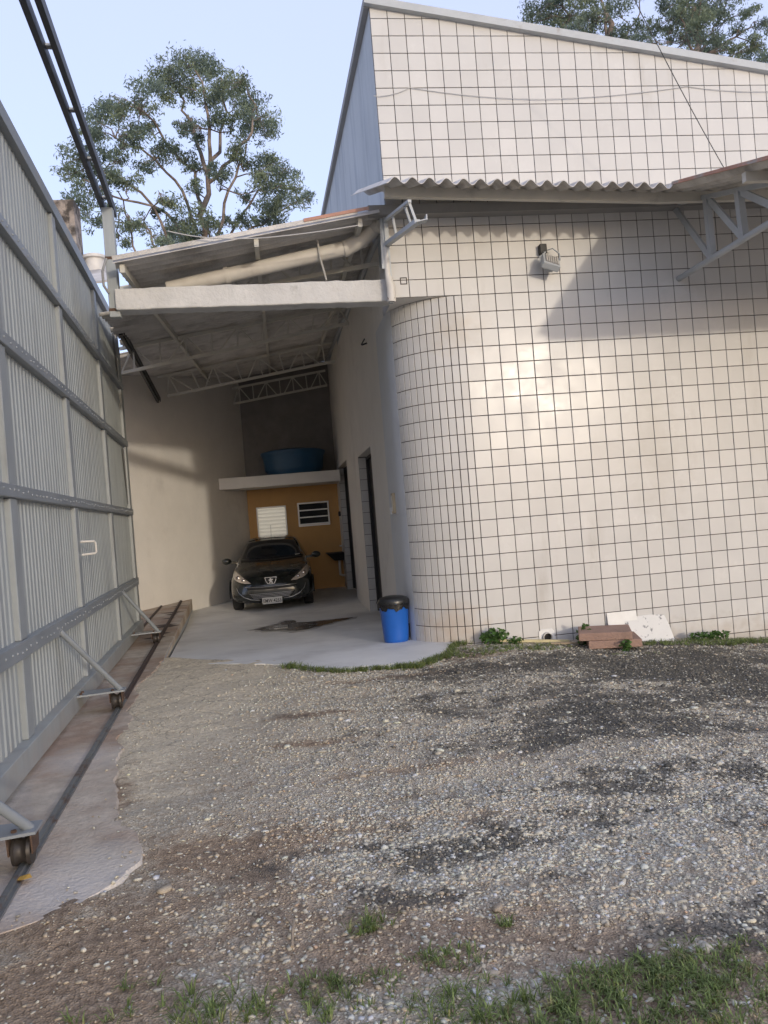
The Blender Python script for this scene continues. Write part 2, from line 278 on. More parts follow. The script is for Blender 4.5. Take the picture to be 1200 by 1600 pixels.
def make_ground():
    xs = np.concatenate([-np.geomspace(7, 900, 26)[::-1], np.arange(-6.95, 6.5, .05), np.geomspace(6.5, 900, 26)])
    ys = np.concatenate([-np.geomspace(8.0, 900, 26)[::-1], np.arange(-7.95, 1.6, .05), np.geomspace(1.6, 900, 30)])
    X, Y = np.meshgrid(xs, ys, indexing='ij'); Z = Gz(X, Y) + (fbm(X * 3, Y * 3) - .5) * .035 + (fbm(X * 11, Y * 11) - .5) * .018
    se = np.interp(Y, [-5.42, -5.05, -4.75, -4.1, -3.5, -2.4, -.4, .83], [-3.5, -3.07, -3.05, -3.3, -3.4, -3.6, -3.84, -3.78])
    Z = Z - .06 * sst(.02, .12, se - X) * sst(-5.6, -5.45, Y)
    Z = np.where(np.hypot(X, Y) > 40, -.5, Z)
    n, m = X.shape; v = np.stack([X, Y, Z], -1).reshape(-1, 3)
    i = np.arange(n * m).reshape(n, m); f = np.stack([i[:-1, :-1], i[1:, :-1], i[1:, 1:], i[:-1, 1:]], -1).reshape(-1, 4)
    me = bpy.data.meshes.new('ground'); me.from_pydata(v.tolist(), [], f.tolist())
    d, b, p, c = zones(v[:, 0], v[:, 1]); col = np.stack([b, d, p, c], 1).astype('f4')
    at_ = me.color_attributes.new('zone', 'FLOAT_COLOR', 'POINT'); at_.data.foreach_set('color', col.ravel())
    m_ = bpy.data.materials.new('gravel_yard'); m_.use_nodes = True; nt = m_.node_tree; L = nt.links.new; bs = nt.nodes['Principled BSDF']
    a = nd(nt, 'ShaderNodeAttribute', attribute_name='zone'); sp = nd(nt, 'ShaderNodeSeparateColor'); L(a.outputs['Color'], sp.inputs[0]); geo = nd(nt, 'ShaderNodeNewGeometry')
    vo = nd(nt, 'ShaderNodeTexVoronoi'); vo.inputs['Scale'].default_value = 95; L(geo.outputs['Position'], vo.inputs['Vector'])
    hs = nd(nt, 'ShaderNodeSeparateColor'); L(vo.outputs['Color'], hs.inputs[0])
    def rgb(c): r_ = nd(nt, 'ShaderNodeRGB'); r_.outputs[0].default_value = (*c, 1); return r_.outputs[0]
    def mix(f, c1, c2):
        x_ = nd(nt, 'ShaderNodeMixRGB'); 
        if isinstance(f, float): x_.inputs[0].default_value = f
        else: L(f, x_.inputs[0])
        L(c1, x_.inputs[1]); L(c2, x_.inputs[2]); return x_.outputs[0]
    ns = nd(nt, 'ShaderNodeTexNoise'); ns.inputs['Scale'].default_value = 26; ns.inputs['Detail'].default_value = 8; L(geo.outputs['Position'], ns.inputs['Vector'])
    cr = nd(nt, 'ShaderNodeMapRange'); cr.inputs['From Min'].default_value = .35; cr.inputs['From Max'].default_value = .65; L(ns.outputs['Fac'], cr.inputs['Value'])
    grit = mix(hs.outputs[0], rgb((.32, .285, .25)), rgb((.66, .61, .55)))
    base = mix(cr.outputs[0], rgb((.38, .31, .25)), grit)
    base = mix(sp.outputs[2], base, mix(cr.outputs[0], rgb((.50, .43, .355)), rgb((.68, .605, .515))))
    base = mix(sp.outputs[0], base, mix(cr.outputs[0], rgb((.20, .145, .108)), rgb((.38, .285, .22))))
    base = mix(sp.outputs[1], base, mix(hs.outputs[1], rgb((.032, .030, .029)), rgb((.105, .10, .096))))
    nw = nd(nt, 'ShaderNodeTexNoise'); nw.inputs['Scale'].default_value = 3; nw.inputs['Detail'].default_value = 5; L(geo.outputs['Position'], nw.inputs['Vector'])
    wv = nd(nt, 'ShaderNodeVectorMath', operation='MULTIPLY_ADD'); L(nw.outputs['Color'], wv.inputs[0]); wv.inputs[1].default_value = (.5, .5, .5); L(geo.outputs['Position'], wv.inputs[2])
    vc = nd(nt, 'ShaderNodeTexVoronoi', feature='DISTANCE_TO_EDGE'); vc.inputs['Scale'].default_value = 2.1; L(wv.outputs[0], vc.inputs['Vector'])
    ck = nd(nt, 'ShaderNodeMapRange'); ck.inputs['From Min'].default_value = .008; ck.inputs['From Max'].default_value = .02; ck.inputs['To Min'].default_value = .4; ck.inputs['To Max'].default_value = 0; L(vc.outputs['Distance'], ck.inputs['Value'])
    cm_ = nd(nt, 'ShaderNodeMath', operation='MULTIPLY'); L(ck.outputs[0], cm_.inputs[0]); L(sp.outputs[2], cm_.inputs[1])
    tn_ = nd(nt, 'ShaderNodeMixRGB', blend_type='MULTIPLY'); tn_.inputs[0].default_value = 1; L(base, tn_.inputs[1]); tn_.inputs[2].default_value = (1.15, 1.145, 1.02, 1); base = tn_.outputs[0]
    base = mix(cm_.outputs[0], base, rgb((.13, .105, .08)))
    L(base, bs.inputs['Base Color']); bs.inputs['Roughness'].default_value = .92
    bp = nd(nt, 'ShaderNodeBump'); bp.inputs['Strength'].default_value = .9; bp.inputs['Distance'].default_value = .012; L(vo.outputs['Distance'], bp.inputs['Height'])
    bp2 = nd(nt, 'ShaderNodeBump'); bp2.inputs['Strength'].default_value = .6; bp2.inputs['Distance'].default_value = .03; L(ns.outputs['Fac'], bp2.inputs['Height']); L(bp.outputs[0], bp2.inputs['Normal']); L(bp2.outputs[0], bs.inputs['Normal'])
    me.materials.append(m_); me.polygons.foreach_set('use_smooth', [True] * len(me.polygons)); me.update()
    o = bpy.data.objects.new('ground', me); COL.objects.link(o); o['kind'] = 'structure'
make_ground()

# the concrete strip that carries the gate track
GD = Vector((-.0748, .9972, 0)); GN = Vector((.9972, .0748, 0)); GP = Vector((-4.179, -1.688, 0))   # gate line: direction, normal, point
def gpt(s, off, z): return GP + GD * s + GN * off + Vector((0, 0, z))
def trk(y): return -3.80 - .075 * (y + 1.66)
def jag(poly, step=.08, amp=.03, seed=1):
    r = np.random.default_rng(seed); out = []
    for i in range(len(poly)):
        a = np.array(poly[i], float); b = np.array(poly[(i + 1) % len(poly)], float); n = max(1, int(np.hypot(*(b - a)) / step))
        for k in range(n): out.append(tuple(a + (b - a) * k / n + (r.random(2) - .5) * 2 * amp))
    return out
def slabmesh(poly, zf, thick, name, m, cell=.12):
    """slab with a bevelled irregular edge that follows the height zf"""
    bm = bmesh.new(); vs = [bm.verts.new((x, y, 0)) for x, y in poly]; bm.faces.new(vs)
    bmesh.ops.triangulate(bm, faces=bm.faces[:])
    for _ in range(4):
        es = [e for e in bm.edges if e.calc_length() > cell * 2]
        if not es: break
        bmesh.ops.subdivide_edges(bm, edges=es, cuts=1); bmesh.ops.triangulate(bm, faces=bm.faces[:])
    bd = [e for e in bm.edges if e.is_boundary]
    ex = bmesh.ops.extrude_edge_only(bm, edges=bd)['geom']; low = {v for v in ex if isinstance(v, bmesh.types.BMVert)}
    for v in bm.verts: v.co.z = zf(v.co.x, v.co.y) - (thick if v in low else 0)
    bmesh.ops.recalc_face_normals(bm, faces=bm.faces)
    me = bpy.data.meshes.new(name); bm.to_mesh(me); bm.free(); me.materials.append(MT[m])
    if me.polygons and sum(p.normal.z for p in me.polygons) < 0: me.flip_normals()
    o = bpy.data.objects.new(name, me); COL.objects.link(o); return o
SLAB_R = [(-3.78, .83), (-3.84, -.4), (-3.60, -2.4), (-3.40, -3.5), (-3.30, -4.1), (-3.05, -4.75), (-3.07, -5.05), (-3.25, -5.3), (-3.5, -5.42), (-4.2, -5.6)]
def zstrip(x, y): return .008 + .042 * max(0, min(1, y / 8)) + (float(fbm(np.array(x * 2.0), np.array(y * 2.0))) - .5) * .003
def make_footing():
    ys = np.concatenate([np.arange(-5.60, .83, .045), np.linspace(.84, 8.58, 60)]); sr = sorted(SLAB_R, key=lambda p: p[1]); r = np.random.default_rng(4); mb = MB(); n = 8; vs = []
    for y in ys:
        xr = float(np.interp(y, [p[1] for p in sr], [p[0] for p in sr])) + (float(fbm(np.array(y * 3.1), np.array(2.0), 5)) - .5) * .16 + r.uniform(-.008, .008) if y < .8 else -3.79 - .0737 * (y - .84)
        xl = -6.6 if y < 4 else -6.6 + (y - 4) * .489
        for k in range(n + 1): x = xl + (xr - xl) * k / n; vs.append((x, y, zstrip(x, y)))
        vs.append((xr + .012, y, zstrip(xr, y) - .012 - .012 * r.random())); vs.append((xr + .006, y, -.3))
    st = n + 3; mb.add(vs, [(i * st + k, i * st + k + 1, (i + 1) * st + k + 1, (i + 1) * st + k) for i in range(len(ys) - 1) for k in range(n + 2)] + [tuple(range(st))])
    o = mb.build('track_footing', 'slab', smooth=30); tag(o, kind='structure')
make_footing()
kerbm = MB(); kerbm.hexa([(-3.776, .80, -.5), (-4.352, 8.58, -.5), (-4.372, 8.58, -.5), (-3.796, .80, -.5)], [(-3.776, .80, .004), (-4.352, 8.58, .038), (-4.372, 8.58, .038), (-3.796, .80, .004)])
tag(kerbm.build('kerb_face', 'kerb'), kind='structure')

# driveway sloping down into the carport
def zdrive(x, y): return .012 - .075 * float(sst(-.3, 2.2, y)) - .145 * float(sst(1.2, 6.5, y)) + (float(fbm(np.array(x * .8), np.array(y * .8))) - .5) * .006
fe = [(x, float(front(x)) + (random.random() - .5) * .05) for x in np.arange(-3.74, -.36, .07)]
drive = fe + [(-.30, .5), (-.30, 11.3), (-3.0, 11.3), (-4.36, 8.55)]
tag(slabmesh(drive, zdrive, .06, 'driveway', 'floor', .25), kind='structure')
pud = [(397, 985), (420, 978), (437, 973), (445, 968), (460, 967), (462, 972), (480, 972), (505, 969), (530, 966), (552, 964), (545, 968), (525, 973), (505, 980), (480, 988), (462, 991), (440, 988), (420, 989)]
pp = []
for x, y in pud:
    p = at(x, y, 4.0); d = (p - CAM); t = (-.15 - CAM.z) / d.z; q = CAM + d * t; pp.append((q.x, q.y))
cxp, cyp = sum(p[0] for p in pp) / len(pp), sum(p[1] for p in pp) / len(pp)
tag(slabmesh(jag([(cxp + (x - cxp) * 1.13, cyp + (y - cyp) * 1.22) for x, y in pp], .07, .03, 18), lambda x, y: zdrive(x, y) + .0025, .002, 'damp_stain', 'damp', .2), kind='structure')
pudo = slabmesh(jag(pp, .07, .02, 8), lambda x, y: zdrive(x, y) + .006, .002, 'wet_stain', 'wet', .2); tag(pudo, kind='structure')
dr = MB()
for k in range(6): dr.box((-2.50 + .03 * k, 3.70, -.148), (-2.482 + .03 * k, 3.94, -.138))
for e in ((-2.52, 3.68, -2.30, 3.70), (-2.52, 3.94, -2.30, 3.96), (-2.52, 3.70, -2.50, 3.94), (-2.32, 3.70, -2.30, 3.94)): dr.box((e[0], e[1], -.15), (e[2], e[3], -.134))
zd = zdrive(-2.4, 3.8) + .146
dro = dr.build('drain_grate', 'gutter'); dro.location.z += zd + .006; tag(dro, 'square metal drain grate lying in the wet stain on the driveway', 'drain grate')

# ------------------------------------------------------------------ gravel stones
def stones(n, smin, smax, region, name, label, ico=True, seed=1, fade=None):
    r = np.random.default_rng(seed)
    if ico:
        t = (1 + 5 ** .5) / 2; bv = np.array([(-1, t, 0), (1, t, 0), (-1, -t, 0), (1, -t, 0), (0, -1, t), (0, 1, t), (0, -1, -t), (0, 1, -t), (t, 0, -1), (t, 0, 1), (-t, 0, -1), (-t, 0, 1)]) / math.hypot(1, t)
        bf = np.array([(0, 11, 5), (0, 5, 1), (0, 1, 7), (0, 7, 10), (0, 10, 11), (1, 5, 9), (5, 11, 4), (11, 10, 2), (10, 7, 6), (7, 1, 8), (3, 9, 4), (3, 4, 2), (3, 2, 6), (3, 6, 8), (3, 8, 9), (4, 9, 5), (2, 4, 11), (6, 2, 10), (8, 6, 7), (9, 8, 1)])
    else:
        bv = np.array([(1, 0, 0), (0, 1, 0), (-1, 0, 0), (0, -1, 0), (0, 0, 1), (0, 0, -1)], float); bf = np.array([(0, 1, 4), (1, 2, 4), (2, 3, 4), (3, 0, 4), (1, 0, 5), (2, 1, 5), (3, 2, 5), (0, 3, 5)])
    x0, x1, y0, y1 = region
    x = r.uniform(x0, x1, n * 3); y = r.uniform(y0, y1, n * 3)
    d, b, p, c = zones(x, y)
    sl_x = np.interp(y, [-5.4, -5.05, -4.75, -4.1, -3.5, -2.4, -.4, .83], [-3.4, -3.07, -3.05, -3.3, -3.4, -3.6, -3.84, -3.78])
    ok = (r.random(len(x)) < c) & (y < front(x) - .02) & (x > sl_x + .03 - .30 * r.random(len(x)) ** 5) & ((y < -.06) | (x < -.8))
    if fade: ok &= r.random(len(x)) < sst(fade[0], fade[1], y)
    x, y, d, b, p = [q[ok][:n] for q in (x, y, d, b, p)]; n = len(x)
    s = smin * (smax / smin) ** (r.random(n) ** 2.2)
    z = Gz(x, y) + (fbm(x * 3, y * 3) - .5) * .035 + (fbm(x * 11, y * 11) - .5) * .018 + s * .12; z = np.where(x < sl_x[ok][:n] + .03, np.maximum(z, .012 + s * .2), z)
    sh = np.stack([s * r.uniform(.75, 1.5, n), s * r.uniform(.55, 1.0, n), s * r.uniform(.3, .65, n)], 1)
    P = bv[None] * (1 + (r.random((n, len(bv), 1)) - .5) * .75) * sh[:, None]
    a = r.uniform(0, 2 * np.pi, n); tl = r.normal(0, .35, n); ca, sa, ct, st = np.cos(a)[:, None], np.sin(a)[:, None], np.cos(tl)[:, None], np.sin(tl)[:, None]
    yy = P[..., 1] * ct - P[..., 2] * st; zz = P[..., 1] * st + P[..., 2] * ct; xx = P[..., 0]
    P = np.stack([xx * ca - yy * sa + x[:, None], xx * sa + yy * ca + y[:, None], zz + z[:, None]], -1)
    pal = np.array([(.56, .55, .53), (.43, .42, .41), (.31, .305, .30), (.47, .42, .36), (.36, .29, .235), (.66, .65, .62), (.20, .20, .20), (.36, .23, .17)])
    ci = r.choice(8, n, p=[.17, .24, .22, .13, .09, .05, .09, .01]); cc = pal[ci] * r.uniform(.85, 1.45, (n, 1)) * np.array([1.0, .965, .92])
    dk = (r.random(n) < d * .93)[:, None]; cc = np.where(dk, np.array([.078, .074, .070]) * r.uniform(.45, 1.9, (n, 1)), cc)
    di = (r.random(n) < b * .55)[:, None]; cc = np.where(di, np.array([.36, .28, .22]) * r.uniform(.6, 1.4, (n, 1)), cc)
    pa = (r.random(n) < p * .6)[:, None]; cc = np.where(pa, np.array([.60, .53, .45]) * r.uniform(.7, 1.25, (n, 1)), cc)
    cc = cc * (1 - (dust := r.uniform(.15, .6, (n, 1)))) + np.array([.40, .345, .285]) * dust * np.where(dk, .45, 1)
    cc = np.clip(cc * np.array([1.10, 1.12, 1.02]), 0, .56)
    me = bpy.data.meshes.new(name); nv = len(bv); F = (bf[None] + (np.arange(n) * nv)[:, None, None]).reshape(-1, 3)
    me.vertices.add(n * nv); me.vertices.foreach_set('co', P.astype('f4').ravel()); me.loops.add(len(F) * 3); me.polygons.add(len(F))
    me.loops.foreach_set('vertex_index', F.ravel().astype('i4')); me.polygons.foreach_set('loop_start', np.arange(0, len(F) * 3, 3, dtype='i4')); me.update(calc_edges=True)
    ca_ = me.color_attributes.new('Col', 'FLOAT_COLOR', 'POINT'); C4 = np.concatenate([np.repeat(cc, nv, 0), np.ones((n * nv, 1))], 1).astype('f4'); ca_.data.foreach_set('color', C4.ravel())
    me.materials.append(MT['gravel']); o = bpy.data.objects.new(name, me); COL.objects.link(o); tag(o, label, 'gravel', kind='stuff')
stones(60000, .004, .0145, (-3.5, 1.2, -6.9, -3.9), 'gravel', 'loose grey and white gravel among the grass tufts of the yard', fade=(-4.0, -5.4))
stones(56000, .007, .0165, (-3.6, 3.4, -5.6, -.1), 'gravel', 'loose grey and dark gravel spread before the white tiled facade', ico=False, seed=2, fade=(-5.6, -4.2))
stones(420, .018, .034, (-3.1, 2.6, -6.7, -.4), 'gravel_pebbles', 'larger pale pebbles scattered over the gravel yard', seed=3)

# ------------------------------------------------------------------ main building
T = .2; TOPZ = 3.98
def topz(x): return 7.34 - .1645 * (x + .8)
bld = thing('tiled_building', 'tall white tiled building with rounded corner and sloping roofline', 'building', (0, 0, 0))
wall = MB()
wall.add([(-.8, 0, TOPZ), (9, 0, TOPZ), (9, 0, topz(9)), (-.8, 0, topz(-.8))], [(0, 1, 2, 3)])
wall.add([(0, 0, -.9), (9, 0, -.9), (9, 0, TOPZ), (0, 0, TOPZ)], [(0, 1, 2, 3)])
N = 24; arc = [(-.8 * math.sin(math.pi / 2 * k / N), .8 - .8 * math.cos(math.pi / 2 * k / N)) for k in range(N + 1)]
wall.add([(x, y, -.6) for x, y in arc] + [(x, y, TOPZ) for x, y in arc], [(k, k + 1, N + 2 + k, N + 1 + k) for k in range(N)])
fw = wall.build('front_wall', 'grout', bld, recalc=False)
sf = MB(); sf.add([(-.8, 0, TOPZ)] + [(x, y, TOPZ) for x, y in arc], [tuple(range(N + 2))]); sf.build('soffit', 'render_white', bld)
# tiles: 9 mm joints, chamfered glazed face
def tile_mesh(wd, ht, name, d=.009, ch=.004):
    a, b = wd / 2, ht / 2; mb = MB()
    ring = lambda k, y: [(-a + k, y, -b + k), (a - k, y, -b + k), (a - k, y, b - k), (-a + k, y, b - k)]
    vs = ring(0, 0) + ring(0, -d + .002) + ring(ch, -d); fs = []
    for q in (0, 4):
        for k in range(4): fs.append((q + k, q + (k + 1) % 4, q + 4 + (k + 1) % 4, q + 4 + k))
    fs.append((8, 9, 10, 11)); mb.add(vs, fs); me = mb.mesh(name); me.materials.append(MT['tile']); return me
JT = .0085
tm = tile_mesh(T - JT, T - JT, 'tile'); tmh = tile_mesh(.0887 - .0095, T - JT, 'tile_narrow')
cand = []
for c in range(-4, 34):
    for r_ in range(-18, 23):
        if r_ >= 0 and c < 0: continue
        x0, x1 = c * T, (c + 1) * T; z1 = TOPZ - r_ * T; z0 = z1 - T
        if z0 > topz(x0) - .02: continue
        clipped = z1 > topz(x1) - .0
        v = Vector(((x0 + x1) / 2, 0, (z0 + z1) / 2)) - CAM; cand.append((v.y / v.length ** 3, c, r_, clipped))
cand.sort(reverse=True)
field = MB(); nobj = 0
proto = [(np.array(v.co)) for v in tm.vertices]; pf = [tuple(p.vertices) for p in tm.polygons]
for sc_, c, r_, clipped in cand:
    x = (c + .5) * T; z = TOPZ - (r_ + .5) * T; j = random.Random(c * 97 + r_)
    yy = -.001 - j.random() * .0022
    if nobj < 290 and not clipped and 0 <= c <= 19 and 0 <= r_ <= 20 and z > -.083 * max(0, x) - .02:
        o = bpy.data.objects.new('tile', tm); COL.objects.link(o); o.parent = fw; o.location = (x, yy, z)
        o.rotation_euler = (j.uniform(-.006, .006), j.uniform(-.003, .003), j.uniform(-.006, .006)); nobj += 1
    elif not clipped:
        tx_, tz_ = j.uniform(-.006, .006), j.uniform(-.006, .006); field.add([(p[0] + x, p[1] + yy + p[0] * tx_ + p[2] * tz_, p[2] + z) for p in proto], pf)
    else:
        a = T / 2 - JT / 2; xa, xb = x - a, x + a; za = z - a; t0, t1 = min(z + a, topz(xa) - .022), min(z + a, topz(xb) - .022)
        if t0 > za + .01 and t1 <= za + .01:
            xb = xa + (xb - xa) * (t0 - za) / (t0 - min(t1, topz(xb) - .03)) if t0 - t1 > 1e-4 else xb
            if xb > xa + .01: field.add([(xa, 0, za), (xb, 0, za), (xa, 0, t0), (xa, -.009, za), (xb, -.009, za), (xa, -.009, t0)], [(0, 1, 4, 3), (1, 2, 5, 4), (2, 0, 3, 5), (3, 4, 5)])
        elif t1 > za + .01:
            field.add([(xa, 0, za), (xb, 0, za), (xb, 0, t1), (xa, 0, t0), (xa, -.009, za), (xb, -.009, za), (xb, -.009, t1), (xa, -.009, t0)], [(0, 1, 5, 4), (1, 2, 6, 5), (2, 3, 7, 6), (3, 0, 4, 7), (4, 5, 6, 7)])
hp = [np.array(v.co) for v in tmh.vertices]; hf = [tuple(p.vertices) for p in tmh.polygons]
for k in range(11):
    ang = (k + .5) * .0887 / .8
    ca, sa = math.cos(ang), math.sin(ang)
    for r_ in range(0, 22):
        z = TOPZ - (r_ + .5) * T
        if z < -.2: continue
        cx, cy = -.8 * sa, .8 - .8 * ca
        field.add([(cx + p[0] * ca + (p[1] - .001) * sa, cy - p[0] * sa + (p[1] - .001) * ca, z + p[2]) for p in hp], hf)
fo = field.build('tile_field', 'tile', fw, recalc=False); fo['kind'] = 'stuff'; fo['label'] = 'remaining white square tiles of the facade'
# broken square socket patch left of the corner joint
sp_ = MB()
for a, b in (((-.70, -.012, 4.13), (-.62, -.003, 4.14)), ((-.70, -.012, 4.20), (-.62, -.003, 4.21)), ((-.70, -.012, 4.14), (-.69, -.003, 4.20)), ((-.63, -.012, 4.14), (-.62, -.003, 4.20))): sp_.box((a[0], a[1] - .004, a[2]), (b[0], b[1] - .008, b[2]))
sp_.build('socket_frame', 'grout', bld)
# roof edge flashing on the facade, side wall above the carport
fl = MB(); fl.bar((-.86, -.03, topz(-.86) + .01), (9, -.03, topz(9) + .01), .10, .085); fl.build('roof_flashing', 'steel_light', bld)
sw = MB()
def stz(y): return 7.30 + .112 * y
sw.hexa([(-.80, .012, 4.6), (-.55, .012, 4.6), (-.55, 13, 4.6), (-.80, 13, 4.6)], [(-.80, .012, stz(0)), (-.55, .012, stz(0)), (-.55, 13, stz(13)), (-.80, 13, stz(13))])
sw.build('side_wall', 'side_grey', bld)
rf = MB(); rf.bar((-.83, -.02, stz(0) + .05), (-.83, 13, stz(13) + .05), .07, .10); rf.build('verge_strip', 'gutter', bld)
rr = MB(); rr.hexa([(-.8, 0.02, topz(-.8)), (9, .02, topz(9)), (9, 13, topz(9) + 1.4), (-.8, 13, stz(13))], [(-.8, 0.02, topz(-.8) + .04), (9, .02, topz(9) + .04), (9, 13, topz(9) + 1.44), (-.8, 13, stz(13) + .04)]); rr.build('roof', 'fibro', bld)
# wall of the building inside the carport, with two deep door openings
iw = MB(); XA, XB = -.805, -.60; D1 = (3.25, 5.28, 2.62); D2 = (7.75, 10.35, 2.78)
for y0, y1, z0, z1 in ((.80, D1[0], -.6, 4.93), (D1[1], D2[0], -.6, 5.22), (D2[1], 11.2, -.6, 5.58), (D1[0], D1[1], D1[2], 5.10), (D2[0], D2[1], D2[2], 5.40)): iw.box((XA, y0, z0), (XB, y1, z1))
iwo = iw.build('passage_wall', 'render_white', bld)
pil = MB(); pa = [math.radians(70.2 + 19.8 * k / 8) for k in range(9)]; pq = [(-(.81) * math.sin(a), .8 - .81 * math.cos(a)) for a in pa] + [(-.81, 1.0), (-.807, 1.6), (-.79, 1.6)] + [(-(.79) * math.sin(a), .8 - .79 * math.cos(a)) for a in pa[::-1]]
pil.prism(pq, -.5, 3.978); pil.build('corner_pilaster', 'render_cool', bld, smooth=True)
for D in (D1, D2):
    dl = MB(); dl.box((-.615, D[0], -.3), (-.58, D[1], D[2])); do = dl.build('dark_infill', 'black', bld)  # black panel added to fill the opening, standing for its dark interior
    fr = MB(); fr.box((-.66, D[0] - .0, -.3), (-.615, D[0] + .06, D[2] - .01)); fr.box((-.66, D[1] - .05, -.3), (-.612, D[1] - .001, D[2] - .01)); fr.box((-.66, D[0] + .06, D[2] - .06), (-.614, D[1] - .05, D[2] - .012)); fr.build('door_frame', 'black', do)
    bk = MB(); bk.box((XA + .006, D[1] - .006, -.2), (XB - .06, D[1] - .0005, D[2] - .002)); bk.build('reveal_bed', 'grout', iwo)
    k = 0; z = -.19
    while z < D[2] - .03:                        # tiles lining the far reveal
        hh = min(.2, D[2] - z) - .008; mb = MB(); mb.box((XA + .008, D[1] - .014, z), (XB - .07, D[1] - .0055, z + hh)); mb.build('reveal_tile', 'tile', iwo); z += .2
    tp = MB(); tp.box((XA + .004, D[1] - .02, -.21), (XB - .07, D[1] - .001, -.196)); tp.build('threshold', 'white', iwo)

# awning gutter and sheets --------------------------------------------------
aw = thing('corrugated_awning', 'weathered corrugated awning with steel brackets along the tiled facade', 'awning', (2, -.5, 4.8))
def awz(x, y): return 5.20 - .145 * min(1, max(0, (x + .95) / 3.1)) + .30 * y
def corr(x0, x1, y0, y1, zf, along='y', pitch=.177, amp=.033, th=.008, seg=10, nl=6, skew=None):
    n = max(4, int(round((x1 - x0) / pitch * seg))); mb = MB(); top = []; bot = []
    vs = []; 
    for i in range(n + 1):
        u = x0 + (x1 - x0) * i / n; h = amp * math.sin(2 * math.pi * u / pitch)
        for j in range(nl + 1):
            v = y0 + (y1 - y0) * j / nl
            if skew: p = skew(u, v)
            else: p = (u, v)
            x, y = (p if along == 'y' else (p[1], p[0])); z = zf(x, y)
            vs.append((x, y, z + h)); vs.append((x, y, z + h - th))
    st = (nl + 1) * 2; fs = []
    for i in range(n):
        for j in range(nl):
            a = i * st + j * 2
            fs.append((a, a + st, a + st + 2, a + 2)); fs.append((a + 1, a + 3, a + st + 3, a + st + 1))
        a = i * st; fs.append((a, a + 1, a + st + 1, a + st)); a = i * st + nl * 2; fs.append((a, a + st, a + st + 1, a + 1))
    for i in (0, n):
        for j in range(nl): a = i * st + j * 2; fs.append((a, a + 2, a + 3, a + 1))
    return mb.add(vs, fs)
def corr_parts(mb, name, m, parent):
    return mb.build(name, m, parent, smooth=50)
xs_ = [-.93, .13, 1.19, 2.15]
for i in range(3):
    off = (0, .004, .008)[i]
    if i == 0: corr_parts(corr(xs_[i], xs_[i + 1] + .06, -1.0, -.012, lambda x, y: awz(x, y), skew=lambda u, v: (u - (.26 * (1 - (u - xs_[0]) / 1.12)) * (v + 1.0), v)), 'roof_sheet', 'fibro', aw)
    else: corr_parts(corr(xs_[i], xs_[i + 1] + .06, -1.0, -.012, lambda x, y, o=off: awz(x, y) + o), 'roof_sheet', 'fibro', aw)
x = 2.15; k = 0
while x < 8:
    corr_parts(corr(x, x + 1.12, -3.55, -.012, lambda a, b, o=(.012, .006)[k % 2]: awz(a, b) + o, nl=10), 'roof_sheet', 'fibro', aw); x += 1.06; k += 1
eg = MB(); eg.bar((2.13, -3.55, awz(2.13, -3.55) + .03), (2.13, -1.0, awz(2.13, -1.0) + .03), .03, .03); eg.build('sheet_edge', 'fibro_red', aw)
for y_, h_ in ((-.62, .11), (-2.1, .09), (-3.4, .09)):
    x0 = -.90 if y_ > -1 else 2.2
    pu = MB(); pu.bar((x0, y_, awz(x0, y_) - .03 - h_ / 2), (2.2, y_, awz(2.2, y_) - .03 - h_ / 2), .06, h_) if x0 < 2.2 else None
    pu.bar((2.2, y_, awz(2.2, y_) - .03 - h_ / 2), (8.2, y_, awz(8.2, y_) - .03 - h_ / 2), .06, h_); pu.build('purlin', 'fascia', aw)
gu = MB(); gu.box((-1.02, -.16, 4.875), (8.2, -.012, 4.985)); gu.build('gutter', 'gutter', aw)
# wide bracket: level bottom tube, falling top chord, flat webs
def bracket(x0, P, ztop0, zbot, webs, name='bracket', mm='steel_light'):
    ch = MB(); f = lambda y: ztop0 + .30 * y
    ch.bar((x0, -.02, f(0)), (x0, -P, f(-P)), .05, .05); ch.tube([(x0, -.015, zbot), (x0, -P, zbot - .01)], .035, 12)
    b = ch.build(name, mm, aw, smooth=True)
    for (ya, yb, wd) in webs:
        wb = MB(); wb.bar((x0, ya, f(ya) - .02), (x0, yb, zbot), .012 if wd < .03 else .07, wd, up=(1, 0, 0)); wb.build('bracket_web', mm, b)
for xb in (2.67, 6.6):
    bracket(xb, 2.9, 4.955, 4.06, [(-.03, -.72, .03), (-.72, -.74, .06), (-.76, -1.32, .03), (-1.30, -1.33, .07), (-1.34, -2.0, .03), (-2.0, -2.02, .06), (-2.05, -2.7, .03)])
# small corner bracket
p0 = at(604, 382, -.06); p1 = at(652, 346, -.90); q0 = at(600, 346, -.06); q1 = at(640, 314, -.90)
cb = MB(); cb.bar(p0, p1, .06, .045); cb.bar(q0, q1, .04, .03); cb.bar(at(601, 338, -.06), at(611, 474, -.04), .05, .05); cb.bar(at(597, 340, -.05), at(601, 420, -.05), .02, .06)
cbo = cb.build('corner_bracket', 'steel_light', aw)
for t in (.35, .82, .97):
    wb = MB(); wb.bar(p0.lerp(p1, t), q0.lerp(q1, t), .02, .025, up=(1, 0, 0)); wb.build('bracket_web', 'steel_light', cbo)
ep = MB(); ep.bar(p1 + Vector((-.02, 0, -.02)), p1 + Vector((.09, -.01, .0)), .10, .01); ep.bar(p1 + Vector((.09, -.01, -.01)), p1 + Vector((.09, -.01, .05)), .10, .012); ep.build('end_plate', 'steel_light', cbo)

